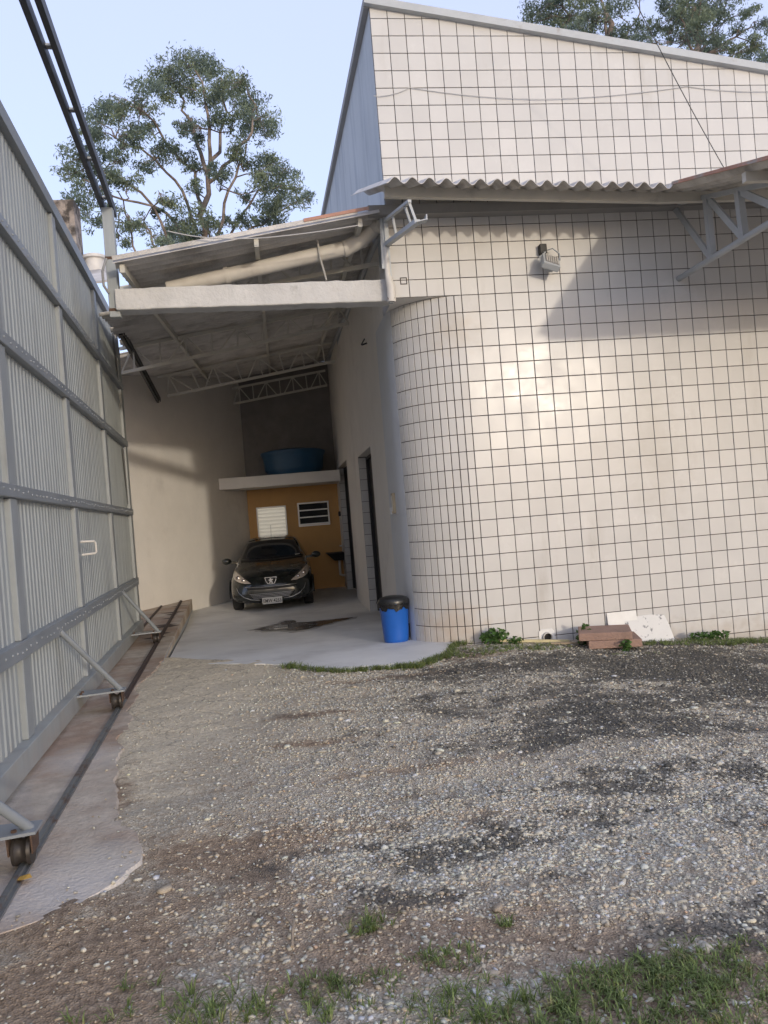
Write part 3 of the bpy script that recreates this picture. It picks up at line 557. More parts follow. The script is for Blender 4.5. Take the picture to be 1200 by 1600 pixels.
# floodlight -----------------------------------------------------------------
fdl = thing('floodlight', 'small grey louvred floodlight mounted on the tiled wall', 'floodlight', (1.02, -.1, 4.3))
cc_ = Vector((1.03, -.20, 4.27)); rot = Matrix.Rotation(R(-38), 3, 'X') @ Matrix.Rotation(R(14), 3, 'Z') @ Matrix.Rotation(R(12), 3, 'Y')
def rbox(mb, lo, hi):
    x0, y0, z0 = lo; x1, y1, z1 = hi
    P = [(x0, y0, z0), (x1, y0, z0), (x1, y1, z0), (x0, y1, z0), (x0, y0, z1), (x1, y0, z1), (x1, y1, z1), (x0, y1, z1)]
    P = [cc_ + rot @ Vector(p) for p in P]; mb.hexa(P[:4], P[4:])
h = MB(); rbox(h, (-.105, -.02, -.10), (.105, .06, .10)); rbox(h, (-.06, .06, -.06), (.06, .10, .06)); bevel(h.build('housing', 'steel_light', fdl), .01, 2)
h = MB(); rbox(h, (-.08, -.026, -.075), (.08, -.018, .075)); ln_ = h.build('lens_recess', 'gutter', fdl)
for k in range(6):
    h = MB(); x_ = -.072 + k * .0265; rbox(h, (x_, -.036, -.07), (x_ + .013, -.026, .07)); h.build('louvre_slat', 'pvc', ln_)
h = MB(); h.box((.955, -.085, 4.40), (1.04, -.012, 4.515)); bevel(h.build('mounting_block', 'black', fdl), .006)
h = MB(); h.tube([(1.0, -.05, 4.43), (1.0, -.13, 4.40), (.91, -.17, 4.33), (.915, -.18, 4.27)], .008, 8); h.tube([(1.03, -.05, 4.44), (1.10, -.10, 4.45), (1.15, -.17, 4.36), (1.145, -.19, 4.28)], .008, 8); h.build('arm', 'steel_light', fdl, smooth=True)

# ------------------------------------------------------------------ carport
cp = thing('carport', 'carport with corrugated lean to roof on steel trusses beside the building', 'carport', (-2.5, 5, 4.9))
def cz(x, y): return 4.925 + .158 * (x + .8) + .068 * max(0, y)
y = -.22; k = 0
while y < 11.3:
    xl = -3.80 if y < .9 else -4.28 - .075 * y
    if y > 3.95: xl = -4.345 + (y + .55 - 8.589) * .494 - .40
    mb = corr(y, min(y + 1.10, 11.4), xl, -.80 if y > .3 else -.90, lambda x, yy, o=(.010, .004)[k % 2]: cz(x, yy) + o, along='x', nl=4); corr_parts(mb, 'roof_sheet', 'fibro', cp); y += 1.04; k += 1
ed = MB(); ed.bar((-3.80, -.225, cz(-3.8, 0) + .02), (-1.15, -.225, cz(-1.15, 0) + .02), .012, .05); ed.build('front_sheet_edge', 'fibro', cp)
er = MB(); er.bar((-1.75, -.235, cz(-1.75, 0) + .035), (-1.02, -.235, cz(-1.02, 0) + .035), .012, .035); er.build('reddish_sheet_edge', 'fibro_red', cp)
for px_ in (-3.72, -2.28, -1.12):
    pu = MB(); pu.bar((px_, -.15, cz(px_, 0) - .075), (px_, 11.1, cz(px_, 11.1) - .075), .05, .09); pu.build('purlin', 'truss_cream', cp)
# trusses: (depth, top-left, top-right, bottom-left, bottom-right) picked from the photo
for Yt, tl, tr, bl, br, nn in ((.85, (187, 452), (597, 368), (190, 487), (597, 412), 8), (4.2, (187, 545), (549, 478), (190, 583), (545, 505), 9), (7.8, (246, 590), (519, 535), (262, 619), (524, 564), 8), (10.6, (363, 607), (508, 579), (365, 631), (511, 602), 7)):
    A, B, C_, D_ = at(*tl, Yt), at(*tr, Yt), at(*bl, Yt), at(*br, Yt)
    for P in (B, D_): P.x = min(P.x, -.812)
    t = MB(); t.bar(A, B, .05, .05); t.bar(C_, D_, .05, .05); to = t.build('truss', 'truss_cream', cp)
    for i in range(nn):
        a = (i + .5) / nn; top = A.lerp(B, a)
        pcs = [(top, C_.lerp(D_, a))]
        if i % 2 == 0: pcs += [(A.lerp(B, a), C_.lerp(D_, min(1, a + .75 / nn))), (A.lerp(B, a), C_.lerp(D_, max(0, a - .75 / nn)))]
        for (u, v_) in pcs:
            wv = MB(); wv.bar(u, v_, .022, .026, up=(0, 1, 0)); wv.build('web_bar', 'truss_cream', to)
# steel angle along the building wall and on the left side
wa = MB(); wa.bar((-.84, .3, 4.85), (-.84, 11, 5.57), .05, .06); wa.build('wall_plate', 'steel_light', cp)
bm_ = MB(); bmv = [(-3.86, .06), (-.803, .06), (-.803, .29), (-3.86, .29)]
nb = 30; lo = []; 
for i in range(nb + 1):
    x = -3.86 + (3.86 - .803) * i / nb; e = random.uniform(-.006, .006); e2 = random.uniform(-.004, .004)
    z0 = 4.005 - .035 * i / nb + e2; z1 = z0 + .235 + .02 * i / nb + e
    lo.append([(x, .06 + e2, z0), (x, .29, z0), (x, .29, z1), (x, .06 + e, z1)])
bm_.add([p for r_ in lo for p in r_], [(i * 4 + k, i * 4 + (k + 1) % 4, i * 4 + 4 + (k + 1) % 4, i * 4 + 4 + k) for i in range(nb) for k in range(4)] + [(0, 1, 2, 3), (nb * 4 + 3, nb * 4 + 2, nb * 4 + 1, nb * 4)])
lintel = bm_.build('lintel_beam', 'beam', cp); bevel(lintel, .015, 2)
# big drain pipe running down behind the roof edge
dp = thing('drain_pipe', 'thick cream drainpipe slanting beneath the carport roof edge', 'pipe', (-2, .2, 4.3))
pA = at(262, 452, .45); pB = at(540, 388, .36); pC = at(566, 374, .3); pD = at(586, 354, .22); pE = at(600, 350, .05)
t = MB(); t.tube([pA, pB], .085, 18); t.build('pipe_run', 'pvc', dp, smooth=True)
t = MB(); t.tube([pB, pC, pD, pE], [.092, .092, .095, .095], 18); t.build('elbow', 'pvc', dp, smooth=True)
for pp_, q_ in ((pB, pA), (pC, pB), (pA.lerp(pB, .33), pA)):
    d_ = (q_ - pp_).normalized(); t = MB(); t.tube([pp_ - d_ * .025, pp_ + d_ * .025], .098, 18); t.build('collar', 'pvc', dp, smooth=True)
st_ = MB(); c0 = pA.lerp(pB, .83); st_.tube([c0 + Vector((-.06, -.02, .26)), c0 + Vector((.03, -.1, .12)), c0 + Vector((.03, -.11, -.02)), c0 + Vector((.07, -.05, -.18)), c0 + Vector((.1, 0, -.30))], .012, 6); st_.build('strap', 'cable_light', dp, smooth=True)
dn = thing('downpipe_stub', 'short bent cream downpipe ending at the beam beside the rounded corner', 'pipe', (-.83, .0, 4))
t = MB(); t.tube([at(603, 386, -.05), at(606, 430, -.05), at(611, 448, -.06), at(612, 472, -.06)], [.03, .035, .05, .05], 12); t.build('pipe', 'pvc', dn, smooth=True)
t = MB(); t.tube([at(606, 468, -.06), at(617, 466, -.07)], .03, 8); t.build('clamp', 'rust', dn)

# left boundary wall, rear wall -------------------------------------------------
LWp = Vector((-4.345, 8.589, 0)); LWd = Vector((.443, .8965, 0)); LWn = Vector((-.8965, .443, 0))
lwt = MB(); a0 = LWp - LWd * 7.0; a1 = LWp + LWd * 3.1
def q3(p, z): return (p.x, p.y, z)
lwt.hexa([q3(a0, -.6), q3(a1, -.6), q3(a1 + LWn * .2, -.6), q3(a0 + LWn * .2, -.6)], [q3(a0, cz(a0.x, a0.y) - .03), q3(a1, cz(a1.x, a1.y) - .03), q3(a1 + LWn * .2, cz(a1.x, a1.y) - .03), q3(a0 + LWn * .2, cz(a0.x, a0.y) - .03)])
tag(lwt.build('boundary_wall', 'render_white'), 'plain cream rendered boundary wall behind the parked car', 'wall')
rw = thing('rear_wall', 'ochre painted rear wall with two windows under a white loft slab', 'wall', (-2, 11.2, 0))
t = MB(); t.box((-3.35, 11.1, -.6), (-.79, 11.3, 2.44)); t.build('ochre_panel', 'orange', rw)
t = MB(); t.box((-3.35, 11.12, 2.44), (-.79, 11.32, 5.6)); t.build('upper_wall', 'dark_grey_wall', rw)
t = MB(); t.hexa([(-3.68, 9.9, 2.44), (-.805, 9.75, 2.44), (-.805, 11.095, 2.44), (-3.10, 11.095, 2.44)], [(-3.68, 9.9, 2.71), (-.805, 9.75, 2.71), (-.805, 11.095, 2.71), (-3.10, 11.095, 2.71)]); bevel(t.build('loft_slab', 'render_white', rw), .008)
def window(x0, x1, z0, z1, kind):
    f = MB(); yy = 11.1
    for a, b in (((x0, yy - .05, z0), (x1, yy + .0, z0 + .035)), ((x0, yy - .05, z1 - .035), (x1, yy, z1)), ((x0, yy - .05, z0 + .035), (x0 + .035, yy, z1 - .035)), ((x1 - .035, yy - .05, z0 + .035), (x1, yy, z1 - .035))): f.box(a, b)
    fr_ = f.build('window_frame', 'alu', rw)
    if kind == 'louvre':
        n = 8
        for k in range(n):
            s_ = MB(); zz = z0 + .045 + (z1 - z0 - .09) * (k + .5) / n; s_.bar((x0 + .04, yy - .028, zz), (x1 - .04, yy - .028, zz), .075, .008, up=(0, .7, .7)); s_.build('louvre_slat', 'louvre', fr_)
        b_ = MB(); b_.box((x0 + .036, yy - .006, z0 + .036), (x1 - .036, yy - .003, z1 - .036)); b_.build('backing_pane', 'louvre', fr_)
    else:
        for k in range(3):
            za = z0 + .04 + (z1 - z0 - .08) * k / 3; zb = z0 + .04 + (z1 - z0 - .08) * (k + 1) / 3
            p_ = MB(); p_.hexa([(x0 + .04, yy - .035, za + .03), (x1 - .04, yy - .035, za + .03), (x1 - .04, yy - .029, za + .03), (x0 + .04, yy - .029, za + .03)], [(x0 + .04, yy - .012, zb), (x1 - .04, yy - .012, zb), (x1 - .04, yy - .006, zb), (x0 + .04, yy - .006, zb)]); p_.build('pane', 'glass_dark', fr_)
            r__ = MB(); r__.box((x0 + .036, yy - .06, za), (x1 - .036, yy - .02, za + .03)); r__.build('glazing_bar', 'alu', fr_)
window(-2.90, -2.15, 1.16, 1.985, 'louvre'); window(-1.86, -1.06, 1.41, 2.02, 'panes')
# blue tank on the loft slab
tk = thing('water_tank', 'round blue fibreglass water tank on the loft slab', 'water tank', (-1.88, 10.42, 2.712))
t = MB(); t.lathe([(.0, 0), (.62, 0), (.70, .10), (.71, .13), (.74, .40), (.76, .45), (.79, .50), (.79, .545), (.72, .55), (.70, .50)], (-1.88, 10.36, 2.713), 40); t.build('shell', 'tank', tk, smooth=True)
t = MB(); t.lathe([(.70, .54), (.72, .565), (.45, .61), (.12, .64), (.0, .645)], (-1.88, 10.36, 2.713), 40); t.build('lid', 'tank', tk, smooth=True)
# sink
sk = thing('wall_sink', 'dark wall sink with white trap pipe in the far corner', 'sink', (-1.0, 10.7, .6))
t = MB(); t.hexa([(-1.05, 10.5, .50), (-.81, 10.5, .50), (-.81, 10.95, .50), (-1.05, 10.95, .50)], [(-1.25, 10.42, .70), (-.805, 10.42, .70), (-.805, 11.05, .70), (-1.25, 11.05, .70)]); bevel(t.build('basin', 'black', sk), .015, 2)
t = MB(); t.tube([(-.93, 10.7, .51), (-.93, 10.7, .22), (-.93, 10.72, .14), (-.86, 10.74, .11), (-.806, 10.75, .11)], .03, 10); t.build('trap_pipe', 'pvc', sk, smooth=True)
t = MB(); t.tube([(-.83, 10.6, .72), (-.83, 10.6, 1.62)], .014, 8); t.tube([(-.83, 10.6, .86), (-.90, 10.6, .86)], .018, 8); t.build('supply_pipe', 'pvc', sk, smooth=True)
t = MB(); t.box((-.865, 10.55, 1.60), (-.806, 10.65, 1.72)); bevel(t.build('valve', 'black', sk), .01)
# electrical box
eb = thing('meter_box', 'small beige switch box screwed to the passage wall', 'switch box', (-.82, 1.05, 1.5))
t = MB(); t.box((-.845, 1.00, 1.54), (-.803, 1.14, 1.80)); bevel(t.build('casing', 'beige', eb), .006)
for y_ in (1.03, 1.085):
    t = MB(); t.box((-.852, y_, 1.57), (-.8455, y_ + .03, 1.77)); t.build('switch_row', 'truss_cream', eb)
t = MB(); t.box((-.84, 1.30, 1.53), (-.804, 1.42, 1.62)); bevel(t.build('socket', 'white', eb), .006)
hk = MB(); hk.tube([(-.805, 2.6, 4.08), (-.88, 2.62, 4.06), (-.90, 2.5, 4.04), (-.86, 2.42, 4.10)], .012, 6); tag(hk.build('wall_hook', 'steel_dark', smooth=True), 'dark bent hook high on the passage wall', 'hook')

# ------------------------------------------------------------------ gate
gate = thing('sliding_gate', 'tall grey corrugated sheet metal sliding gate on outrigger wheels', 'gate', (GP.x, GP.y, .05))
S0, S1 = -6.1, 5.45
stiles = [(-6.08, .16), (-3.7, .16), (-1.40, .17), (.86, .15), (3.27, .14), (5.36, .15)]
rails = [(.055, .16, 'bottom_rail'), (.765, .115, 'rail'), (1.85, .09, 'rail'), (2.91, .095, 'rail'), (3.80, .085, 'rail'), (4.70, .13, 'top_rail')]
def gbox(mb, s0, s1, o0, o1, z0, z1):
    mb.hexa([gpt(s0, o0, z0), gpt(s1, o0, z0), gpt(s1, o1, z0), gpt(s0, o1, z0)], [gpt(s0, o0, z1), gpt(s1, o0, z1), gpt(s1, o1, z1), gpt(s0, o1, z1)])
rail_objs = []
for z0, h_, nm in rails:
    mb = MB(); gbox(mb, S0, S1, -.03, .055 if nm != 'bottom_rail' else .075, z0, z0 + h_); o = mb.build(nm, 'gate_frame' if nm != 'bottom_rail' else 'gate', gate); bevel(o, .006, 2); rail_objs.append(o)
    if nm == 'rail':
        bt = MB(); s = S0 + .1
        while s < S1 - .05:
            c0 = gpt(s, .056, z0 + h_ * (.5 + random.uniform(-.12, .12)))
            e1, e2 = GD, Vector((0, 0, 1)); vs = [c0 + (e1 * math.cos(a) + e2 * math.sin(a)) * .010 for a in np.linspace(0, 2 * math.pi, 7)[:-1]] + [c0 + GN * .007 + (e1 * math.cos(a) + e2 * math.sin(a)) * .005 for a in np.linspace(0, 2 * math.pi, 7)[:-1]]
            bt.add(vs, [(k, (k + 1) % 6, 6 + (k + 1) % 6, 6 + k) for k in range(6)] + [tuple(range(6, 12))]); s += random.uniform(.10, .17)
        b_ = bt.build('rivets', 'stile', o); b_['kind'] = 'stuff'
for s, wd in stiles:
    for i in range(5):
        za = rails[i][0] + rails[i][1]; zb = rails[i + 1][0]
        mb = MB(); gbox(mb, s - wd / 2, s + wd / 2, -.025, .035, za + .001, zb - .001); bevel(mb.build('stile', 'stile', gate), .005, 1)
for i in range(5):
    za = rails[i][0] + rails[i][1]; zb = rails[i + 1][0]
    for k in range(len(stiles) - 1):
        sa = stiles[k][0] + stiles[k][1] / 2; sb = stiles[k + 1][0] - stiles[k + 1][1] / 2; n = int((sb - sa) / .105); mb = MB(); vs = []
        prof = []
        for q in range(n):
            u = sa + (sb - sa) * q / n; pw = (sb - sa) / n
            prof += [(u, -.012), (u + pw * .34, -.012), (u + pw * .46, -.0035), (u + pw * .88, -.0035)]
        prof.append((sb, -.012))
        for (u, of) in prof:
            j = random.Random(int(u * 1000) + i).uniform(-.0012, .0012)
            vs += [gpt(u, of + j, za + .001), gpt(u, of - j, zb - .001)]
        fs = [(2 * q, 2 * q + 2, 2 * q + 3, 2 * q + 1) for q in range(len(prof) - 1)]
        mb.add(vs, fs); pn = mb.build('panel', 'gate', gate, recalc=False)
        sd = pn.modifiers.new('thickness', 'SOLIDIFY'); sd.thickness = .0025
for zz0, zz1 in ((2.02, 2.86), (3.92, 4.62)):         # torn strip where the sheet no longer meets the end stile
    tn = MB(); pts_ = [(5.283, zz1), (5.283, zz0)] + [(5.23 - .20 * (q / 9) ** .8 + random.uniform(-.02, .02), zz0 + (zz1 - zz0) * q / 9) for q in range(10)]
    tn.add([gpt(a_, .0085, b_) for a_, b_ in pts_], [tuple(range(len(pts_)))]); tn.build('torn_strip', 'gutter', gate)
hd = MB(); hd.tube([gpt(.93, .036, 1.51), gpt(.95, .16, 1.505), gpt(.96, .17, 1.49), gpt(.97, .17, 1.40), gpt(.965, .16, 1.385), gpt(.95, .036, 1.38)], .011, 8); hd.build('handle', 'pvc', gate, smooth=True)
for s_w in (-5.6, -3.15, .05, 3.95):
    zt = .178
    arm = MB()
    arm.hexa([gpt(s_w - .09, .076, zt), gpt(s_w + .13, .076, zt), gpt(s_w + .10, .46, zt), gpt(s_w - .05, .46, zt)], [gpt(s_w - .09, .076, zt + .014), gpt(s_w + .13, .076, zt + .014), gpt(s_w + .10, .46, zt + .014), gpt(s_w - .05, .46, zt + .014)])
    arm.tube([gpt(s_w + .02, .42, zt + .01), gpt(s_w - .42, .05, .80)], .024, 10); a_ = arm.build('outrigger', 'gate_frame', gate, smooth=True)
    for o_ in (.332, .436):
        fk = MB(); fk.hexa([gpt(s_w - .045, o_, .09), gpt(s_w + .065, o_, .09), gpt(s_w + .065, o_ + .008, .09), gpt(s_w - .045, o_ + .008, .09)], [gpt(s_w - .06, o_, zt), gpt(s_w + .08, o_, zt), gpt(s_w + .08, o_ + .008, zt), gpt(s_w - .06, o_ + .008, zt)])
        fk.build('wheel_fork', 'rust', a_)
    cw = gpt(s_w + .01, .388, .095)
    wl = MB(); prof = [(.03, -.042), (.066, -.042), (.070, -.026), (.055, -.007), (.055, .007), (.070, .026), (.066, .042), (.03, .042)]
    n = 22; vs = []
    for r_, h_ in prof:
        for k in range(n):
            a = 2 * math.pi * k / n; vs.append(cw + GN * h_ + GD * (r_ * math.cos(a)) + Vector((0, 0, r_ * math.sin(a))))
    wl.add(vs, [(i * n + k, i * n + (k + 1) % n, (i + 1) * n + (k + 1) % n, (i + 1) * n + k) for i in range(len(prof) - 1) for k in range(n)] + [tuple(range(n)), tuple((len(prof) - 1) * n + k for k in range(n))])
    wl.build('wheel', 'wheel_steel', a_, smooth=True)
    for off_ in ((-.03, .10), (.05, .10), (-.02, .36), (.06, .40)):
        b = MB(); b.lathe([(.014, 0), (.014, .01), (.006, .013)], gpt(s_w + off_[0], off_[1], zt + .014), 6); b.build('bolt', 'rust', a_)
# track: steel angle set on the footing, rust-stained towards the carport
tr = thing('gate_track', 'narrow steel ground track running beside the sliding gate', 'track', (trk(0), 0, .03))
def tk_z(y): return .012 + .042 * max(0, min(1, y / 8))
ya = -6.5
for yb, m_ in ((-3.1, 'track'), (-1.2, 'track'), (2.6, 'track_dirt'), (8.4, 'track_dirt')):
    mb = MB(); mb.bar((trk(ya) + .01, ya, tk_z(ya) + .004), (trk(yb) + .01, yb - .006, tk_z(yb) + .004), .055, .012); mb.bar((trk(ya) + .01, ya, tk_z(ya) + .016), (trk(yb) + .01, yb - .006, tk_z(yb) + .016), .022, .022); mb.build('rail_length', m_, tr); ya = yb
tr2 = MB(); tr2.bar((-4.62, 4.2, tk_z(4.2) + .008), (-4.83, 7.5, tk_z(7.5) + .008), .035, .02); tag(tr2.build('inner_track', 'track_dirt'), 'second rusty track behind the gate near the boundary wall', 'track')
sd_ = MB(); r_ = np.random.default_rng(5)      # rust-brown drip stains across the footing
for yv in (6.1, 5.8, 5.2, 4.3, 4.1, 3.3, 2.9, 7.2):
    cx = trk(yv); L0, L1 = r_.uniform(.10, .30), r_.uniform(.08, .22); hw = r_.uniform(.05, .13)
    pts = [(cx - L0, yv), (cx - L0 * .4, yv + hw), (cx, yv + hw * 1.2), (cx + L1 * .5, yv + hw * .7), (cx + L1, yv), (cx + L1 * .4, yv - hw), (cx - L0 * .5, yv - hw * .8)]
    sd_.add([(x, y, zstrip(x, y) + .0045) for x, y in pts], [tuple(range(len(pts)))])
tag(sd_.build('rust_stains', 'track_dirt'), kind='structure')
# overhead guide: post, twin channels, inner dark guide
og = thing('overhead_guide', 'twin dark steel channels over the gate carried by a grey post', 'gate guide', (-3.9, .15, 3.9))
po = MB(); p_b = at(181, 490, .17); p_t = at(168, 326, .17); po.bar(p_b + Vector((0, 0, -.05)), p_t, .115, .10, up=(0, 1, 0)); pobj = po.build('post', 'gate', og); bevel(pobj, .006)
for zz in (.52, .0):
    b = MB(); c = p_b.lerp(p_t, zz if zz else .03); b.box((c.x - .06, c.y - .052, c.z - .02), (c.x + .06, c.y + .053, c.z + .012)); b.build('rust_band', 'rust', pobj)
zt = p_t.z + .05; tops = []
for o_ in (-.085, .015):
    b = MB(); c0 = Vector((p_t.x, p_t.y, zt)) + GN * (o_ + .03) + GD * .25; c1 = c0 - GD * 8.5; b.bar(c0, c1, .045, .10); b.build('channel', 'steel_dark', og)
for k in range(9):
    b = MB(); c0 = Vector((p_t.x, p_t.y, zt + .03)) - GD * (.1 + k * .9); b.bar(c0 + GN * -.07, c0 + GN * .06, .05, .02); b.build('spacer', 'steel_light', og)
for k in (-8.0,):
    b = MB(); c0 = Vector((p_t.x, p_t.y, 0)) + GD * k; b.bar(c0 + Vector((0, 0, -.05)), c0 + Vector((0, 0, zt - .05)), .115, .10, up=(0, 1, 0)); b.build('post', 'gate', og)
ig = MB(); gA = at(188, 520, 3.2); gB = at(247, 627, 7.85); ig.bar(gA, gB, .05, .07); ig.bar(gA + Vector((.05, 0, .03)), gB + Vector((.05, 0, .03)), .012, .09); tag(ig.build('inner_guide', 'steel_dark'), 'dark guide bar running from the gate top to the boundary wall', 'guide bar')
# the post that stops the gate, torn sheet edge
ep = MB(); e0 = at(206, 700, 4.15); ep.bar((-4.655, 4.05, .0), (-4.655, 4.05, 4.55), .09, .09, up=(0, 1, 0)); tag(bevel(ep.build('gate_end_post', 'gate')), 'slim grey post behind the free end of the sliding gate', 'post')

# neighbour's old wall and roof fragments behind the gate
ow = MB(); ow.box((-8.6, 8.0, -.5), (-6.03, 8.5, 8.62)); ow.box((-6.14, 7.96, -.5), (-6.03, 8.0, 8.6)); tag(ow.build('old_wall', 'oldwall'), 'mossy old plaster wall rising behind the gate', 'wall')
nr = thing('neighbour_roof', 'pale roof fragment with a round vent behind the grey post', 'roof', (-6.0, 7.5, 5.6))
q = [at(128, 446, 6.5), at(172, 440, 6.5), at(176, 416, 9.5), at(140, 404, 9.5)]
mb = MB(); mb.hexa(q, [p + Vector((0, 0, .03)) for p in q]); mb.build('roof_sheet', 'fibro', nr)
vb = at(149, 416, 8.2); mb = MB(); mb.lathe([(.20, -.3), (.20, .12), (.25, .14), (.25, .20), (.05, .27)], vb, 18); mb.build('vent', 'pvc', nr, smooth=True)
cw_ = MB(); cw_.tube([at(166, 404, .12), at(160, 424, .08), at(162, 446, .08), at(170, 458, .10)], .014, 8); tag(cw_.build('loose_conduit', 'gutter', smooth=True), 'loose grey conduit hanging beside the grey post', 'conduit')

# ------------------------------------------------------------------ car
def build_car():
    loc = Vector((-2.585, 7.06, zdrive(-2.5, 8) + .006)); ang = R(-1.0)     # nose of the car, facing the yard
    car = thing('parked_car', 'dark green hatchback parked nose out under the carport', 'car', loc); car.rotation_euler.z = ang
    def lk(name, me, parent, smooth=True):
        o = bpy.data.objects.new(name, me); COL.objects.link(o); o.parent = parent; return o
    # stations: y, half width, z bottom, z shoulder, z top-edge, z top-centre, top half width, cabin?
    ST = [(.02, .50, .20, .40, .50, .52, .34), (.08, .70, .17, .46, .58, .615, .42), (.22, .81, .16, .56, .68, .715, .52), (.45, .85, .16, .64, .775, .81, .60), (.80, .86, .17, .73, .865, .895, .66), (1.12, .86, .17, .80, .935, .955, .68),
          (1.30, .86, .17, .84, .98, .995, .66), (1.62, .86, .17, .88, 1.16, 1.19, .60), (2.02, .86, .17, .90, 1.37, 1.41, .545), (2.35, .86, .17, .91, 1.44, 1.475, .53), (2.8, .86, .17, .92, 1.45, 1.485, .53), (3.3, .855, .18, .94, 1.40, 1.435, .52), (3.7, .84, .22, .95, 1.20, 1.25, .52), (3.92, .80, .30, .90, 1.00, 1.03, .50), (4.0, .72, .36, .70, .80, .82, .42)]
    vs = []; N_ = 11
    for (y, w_, z0, zs, zt, zc, tw) in ST:
        cab = y > 1.2
        half = [(0, z0), (w_ * .80, z0), (w_ * .97, z0 + .10), (w_, z0 + (zs - z0) * .45), (w_ * .985, zs - .06), (w_ * .955, zs), (tw + (w_ * .955 - tw) * (.55 if cab else .6), zs + (zt - zs) * (.48 if cab else .55)), (tw + .045, zt - (.05 if cab else .015)), (tw * .86, zt + (zc - zt) * .35), (tw * .45, zc - .006), (0, zc)]
        for x, z in half: vs.append((x, y, z))
    bm = bmesh.new(); V = [bm.verts.new(v) for v in vs]
    for i in range(len(ST) - 1):
        for k in range(N_ - 1): bm.faces.new((V[i * N_ + k], V[i * N_ + k + 1], V[(i + 1) * N_ + k + 1], V[(i + 1) * N_ + k]))
    bm.faces.new([V[k] for k in range(N_)][::-1]); bm.faces.new([V[(len(ST) - 1) * N_ + k] for k in range(N_)])
    g = bmesh.ops.mirror(bm, geom=bm.verts[:] + bm.edges[:] + bm.faces[:], axis='X', merge_dist=.0005)
    # drop the seam faces at x = 0 of the end caps, keep surface closed
    bmesh.ops.remove_doubles(bm, verts=bm.verts, dist=.0005); bmesh.ops.recalc_face_normals(bm, faces=bm.faces)
    me = bpy.data.meshes.new('body'); bm.to_mesh(me); bm.free(); me.materials.append(MT['car_paint']); me.polygons.foreach_set('use_smooth', [True] * len(me.polygons))
    body = lk('body', me, car); ss = body.modifiers.new('sub', 'SUBSURF'); ss.levels = 2; ss.render_levels = 2
    # a hidden twin gives the smoothed surface for fitting lamps and glass
    tmp = bpy.data.objects.new('tmp', me.copy()); COL.objects.link(tmp); s2 = tmp.modifiers.new('s', 'SUBSURF'); s2.levels = 2
    dg = bpy.context.evaluated_depsgraph_get(); dg.update(); ev = tmp.evaluated_get(dg).to_mesh()
    bvh = BVHTree.FromPolygons([v.co.copy() for v in ev.vertices], [tuple(p.vertices) for p in ev.polygons])
    tmp.evaluated_get(dg).to_mesh_clear(); bpy.data.objects.remove(tmp)
    def hit(x, z, off):
        p, nr_, i_, d_ = bvh.ray_cast(Vector((x, -2, z)), Vector((0, 1, 0)))
        if p is None:
            p, nr_, i_, d_ = bvh.find_nearest(Vector((x, .3, z)))
        if nr_.y > 0: nr_ = -nr_
        return p + nr_ * off
    def strip(low, up, name, m, off, parent, nx=14, nz=4, th=.0):
        """patch between two front-view curves laid onto the body"""
        def ev_(c, t):
            xs = np.linspace(0, 1, len(c)); return float(np.interp(t, xs, [p[0] for p in c])), float(np.interp(t, xs, [p[1] for p in c]))
        mb = MB(); P = []
        for i in range(nx + 1):
            a = ev_(low, i / nx); b = ev_(up, i / nx)
            for j in range(nz + 1):
                t = j / nz; P.append(hit(a[0] + (b[0] - a[0]) * t, a[1] + (b[1] - a[1]) * t, off))
        mb.add(P, [(i * (nz + 1) + j, (i + 1) * (nz + 1) + j, (i + 1) * (nz + 1) + j + 1, i * (nz + 1) + j + 1) for i in range(nx) for j in range(nz)])
        me_ = mb.mesh(name, smooth=60); me_.materials.append(MT[m]); o = lk(name, me_, parent)
        sd = o.modifiers.new('t', 'SOLIDIFY'); sd.thickness = max(th, .004); sd.offset = 1
        return o
    strip([(-.70, 1.005), (-.35, .99), (0, .985), (.35, .99), (.70, 1.005)], [(-.545, 1.36), (-.3, 1.405), (0, 1.415), (.3, 1.405), (.545, 1.36)], 'windscreen', 'glass_dark', .003, car, 20, 10)
    strip([(-.55, 1.37), (-.3, 1.415), (0, 1.425), (.3, 1.415), (.55, 1.37)], [(-.52, 1.392), (-.3, 1.43), (0, 1.44), (.3, 1.43), (.52, 1.392)], 'roof_edge', 'car_paint', .004, car, 20, 2)
    strip([(-.66, .965), (0, .945), (.66, .965)], [(-.66, 1.0), (0, .982), (.66, 1.0)], 'cowl', 'car_black', .006, car, 16, 2)
    for s in (-1, 1):
        lo_ = [(s * .40, .565), (s * .52, .572), (s * .64, .60), (s * .74, .65), (s * .795, .72)]; up_ = [(s * .41, .575), (s * .50, .64), (s * .60, .715), (s * .70, .79), (s * .775, .845)]
        hl = strip(lo_, up_, 'headlight', 'lamp', .005, car, 16, 6, .006)
        for cx, cz_, rr_ in ((.55, .625, .042), (.66, .675, .05)):
            p = hit(s * cx, cz_, .013); mb = MB(); mb.lathe([(rr_, 0), (rr_ * .8, -.004), (rr_ * .55, .004)], p, 16, 'y'); o = lk('reflector', mb.mesh('reflector', smooth=40), hl); o.data.materials.append(MT['lamp_dark'])
            mb = MB(); mb.lathe([(rr_ * .5, -.002), (rr_ * .4, -.012), (.001, -.016)], p, 14, 'y'); o = lk('bulb_lens', mb.mesh('bulb_lens', smooth=40), hl); o.data.materials.append(MT['chrome'])
        # chrome sweep of the grille mouth
        strip([(s * .70, .50), (s * .66, .40), (s * .56, .305), (s * .42, .245), (s * .24, .225)], [(s * .688, .50), (s * .648, .405), (s * .55, .315), (s * .416, .257), (s * .24, .237)], 'chrome_sweep', 'chrome', .008, car, 18, 1, .006)
        strip([(s * .60, .155), (s * .78, .165)], [(s * .60, .235), (s * .79, .26)], 'fog_recess', 'car_black', .004, car, 6, 3)
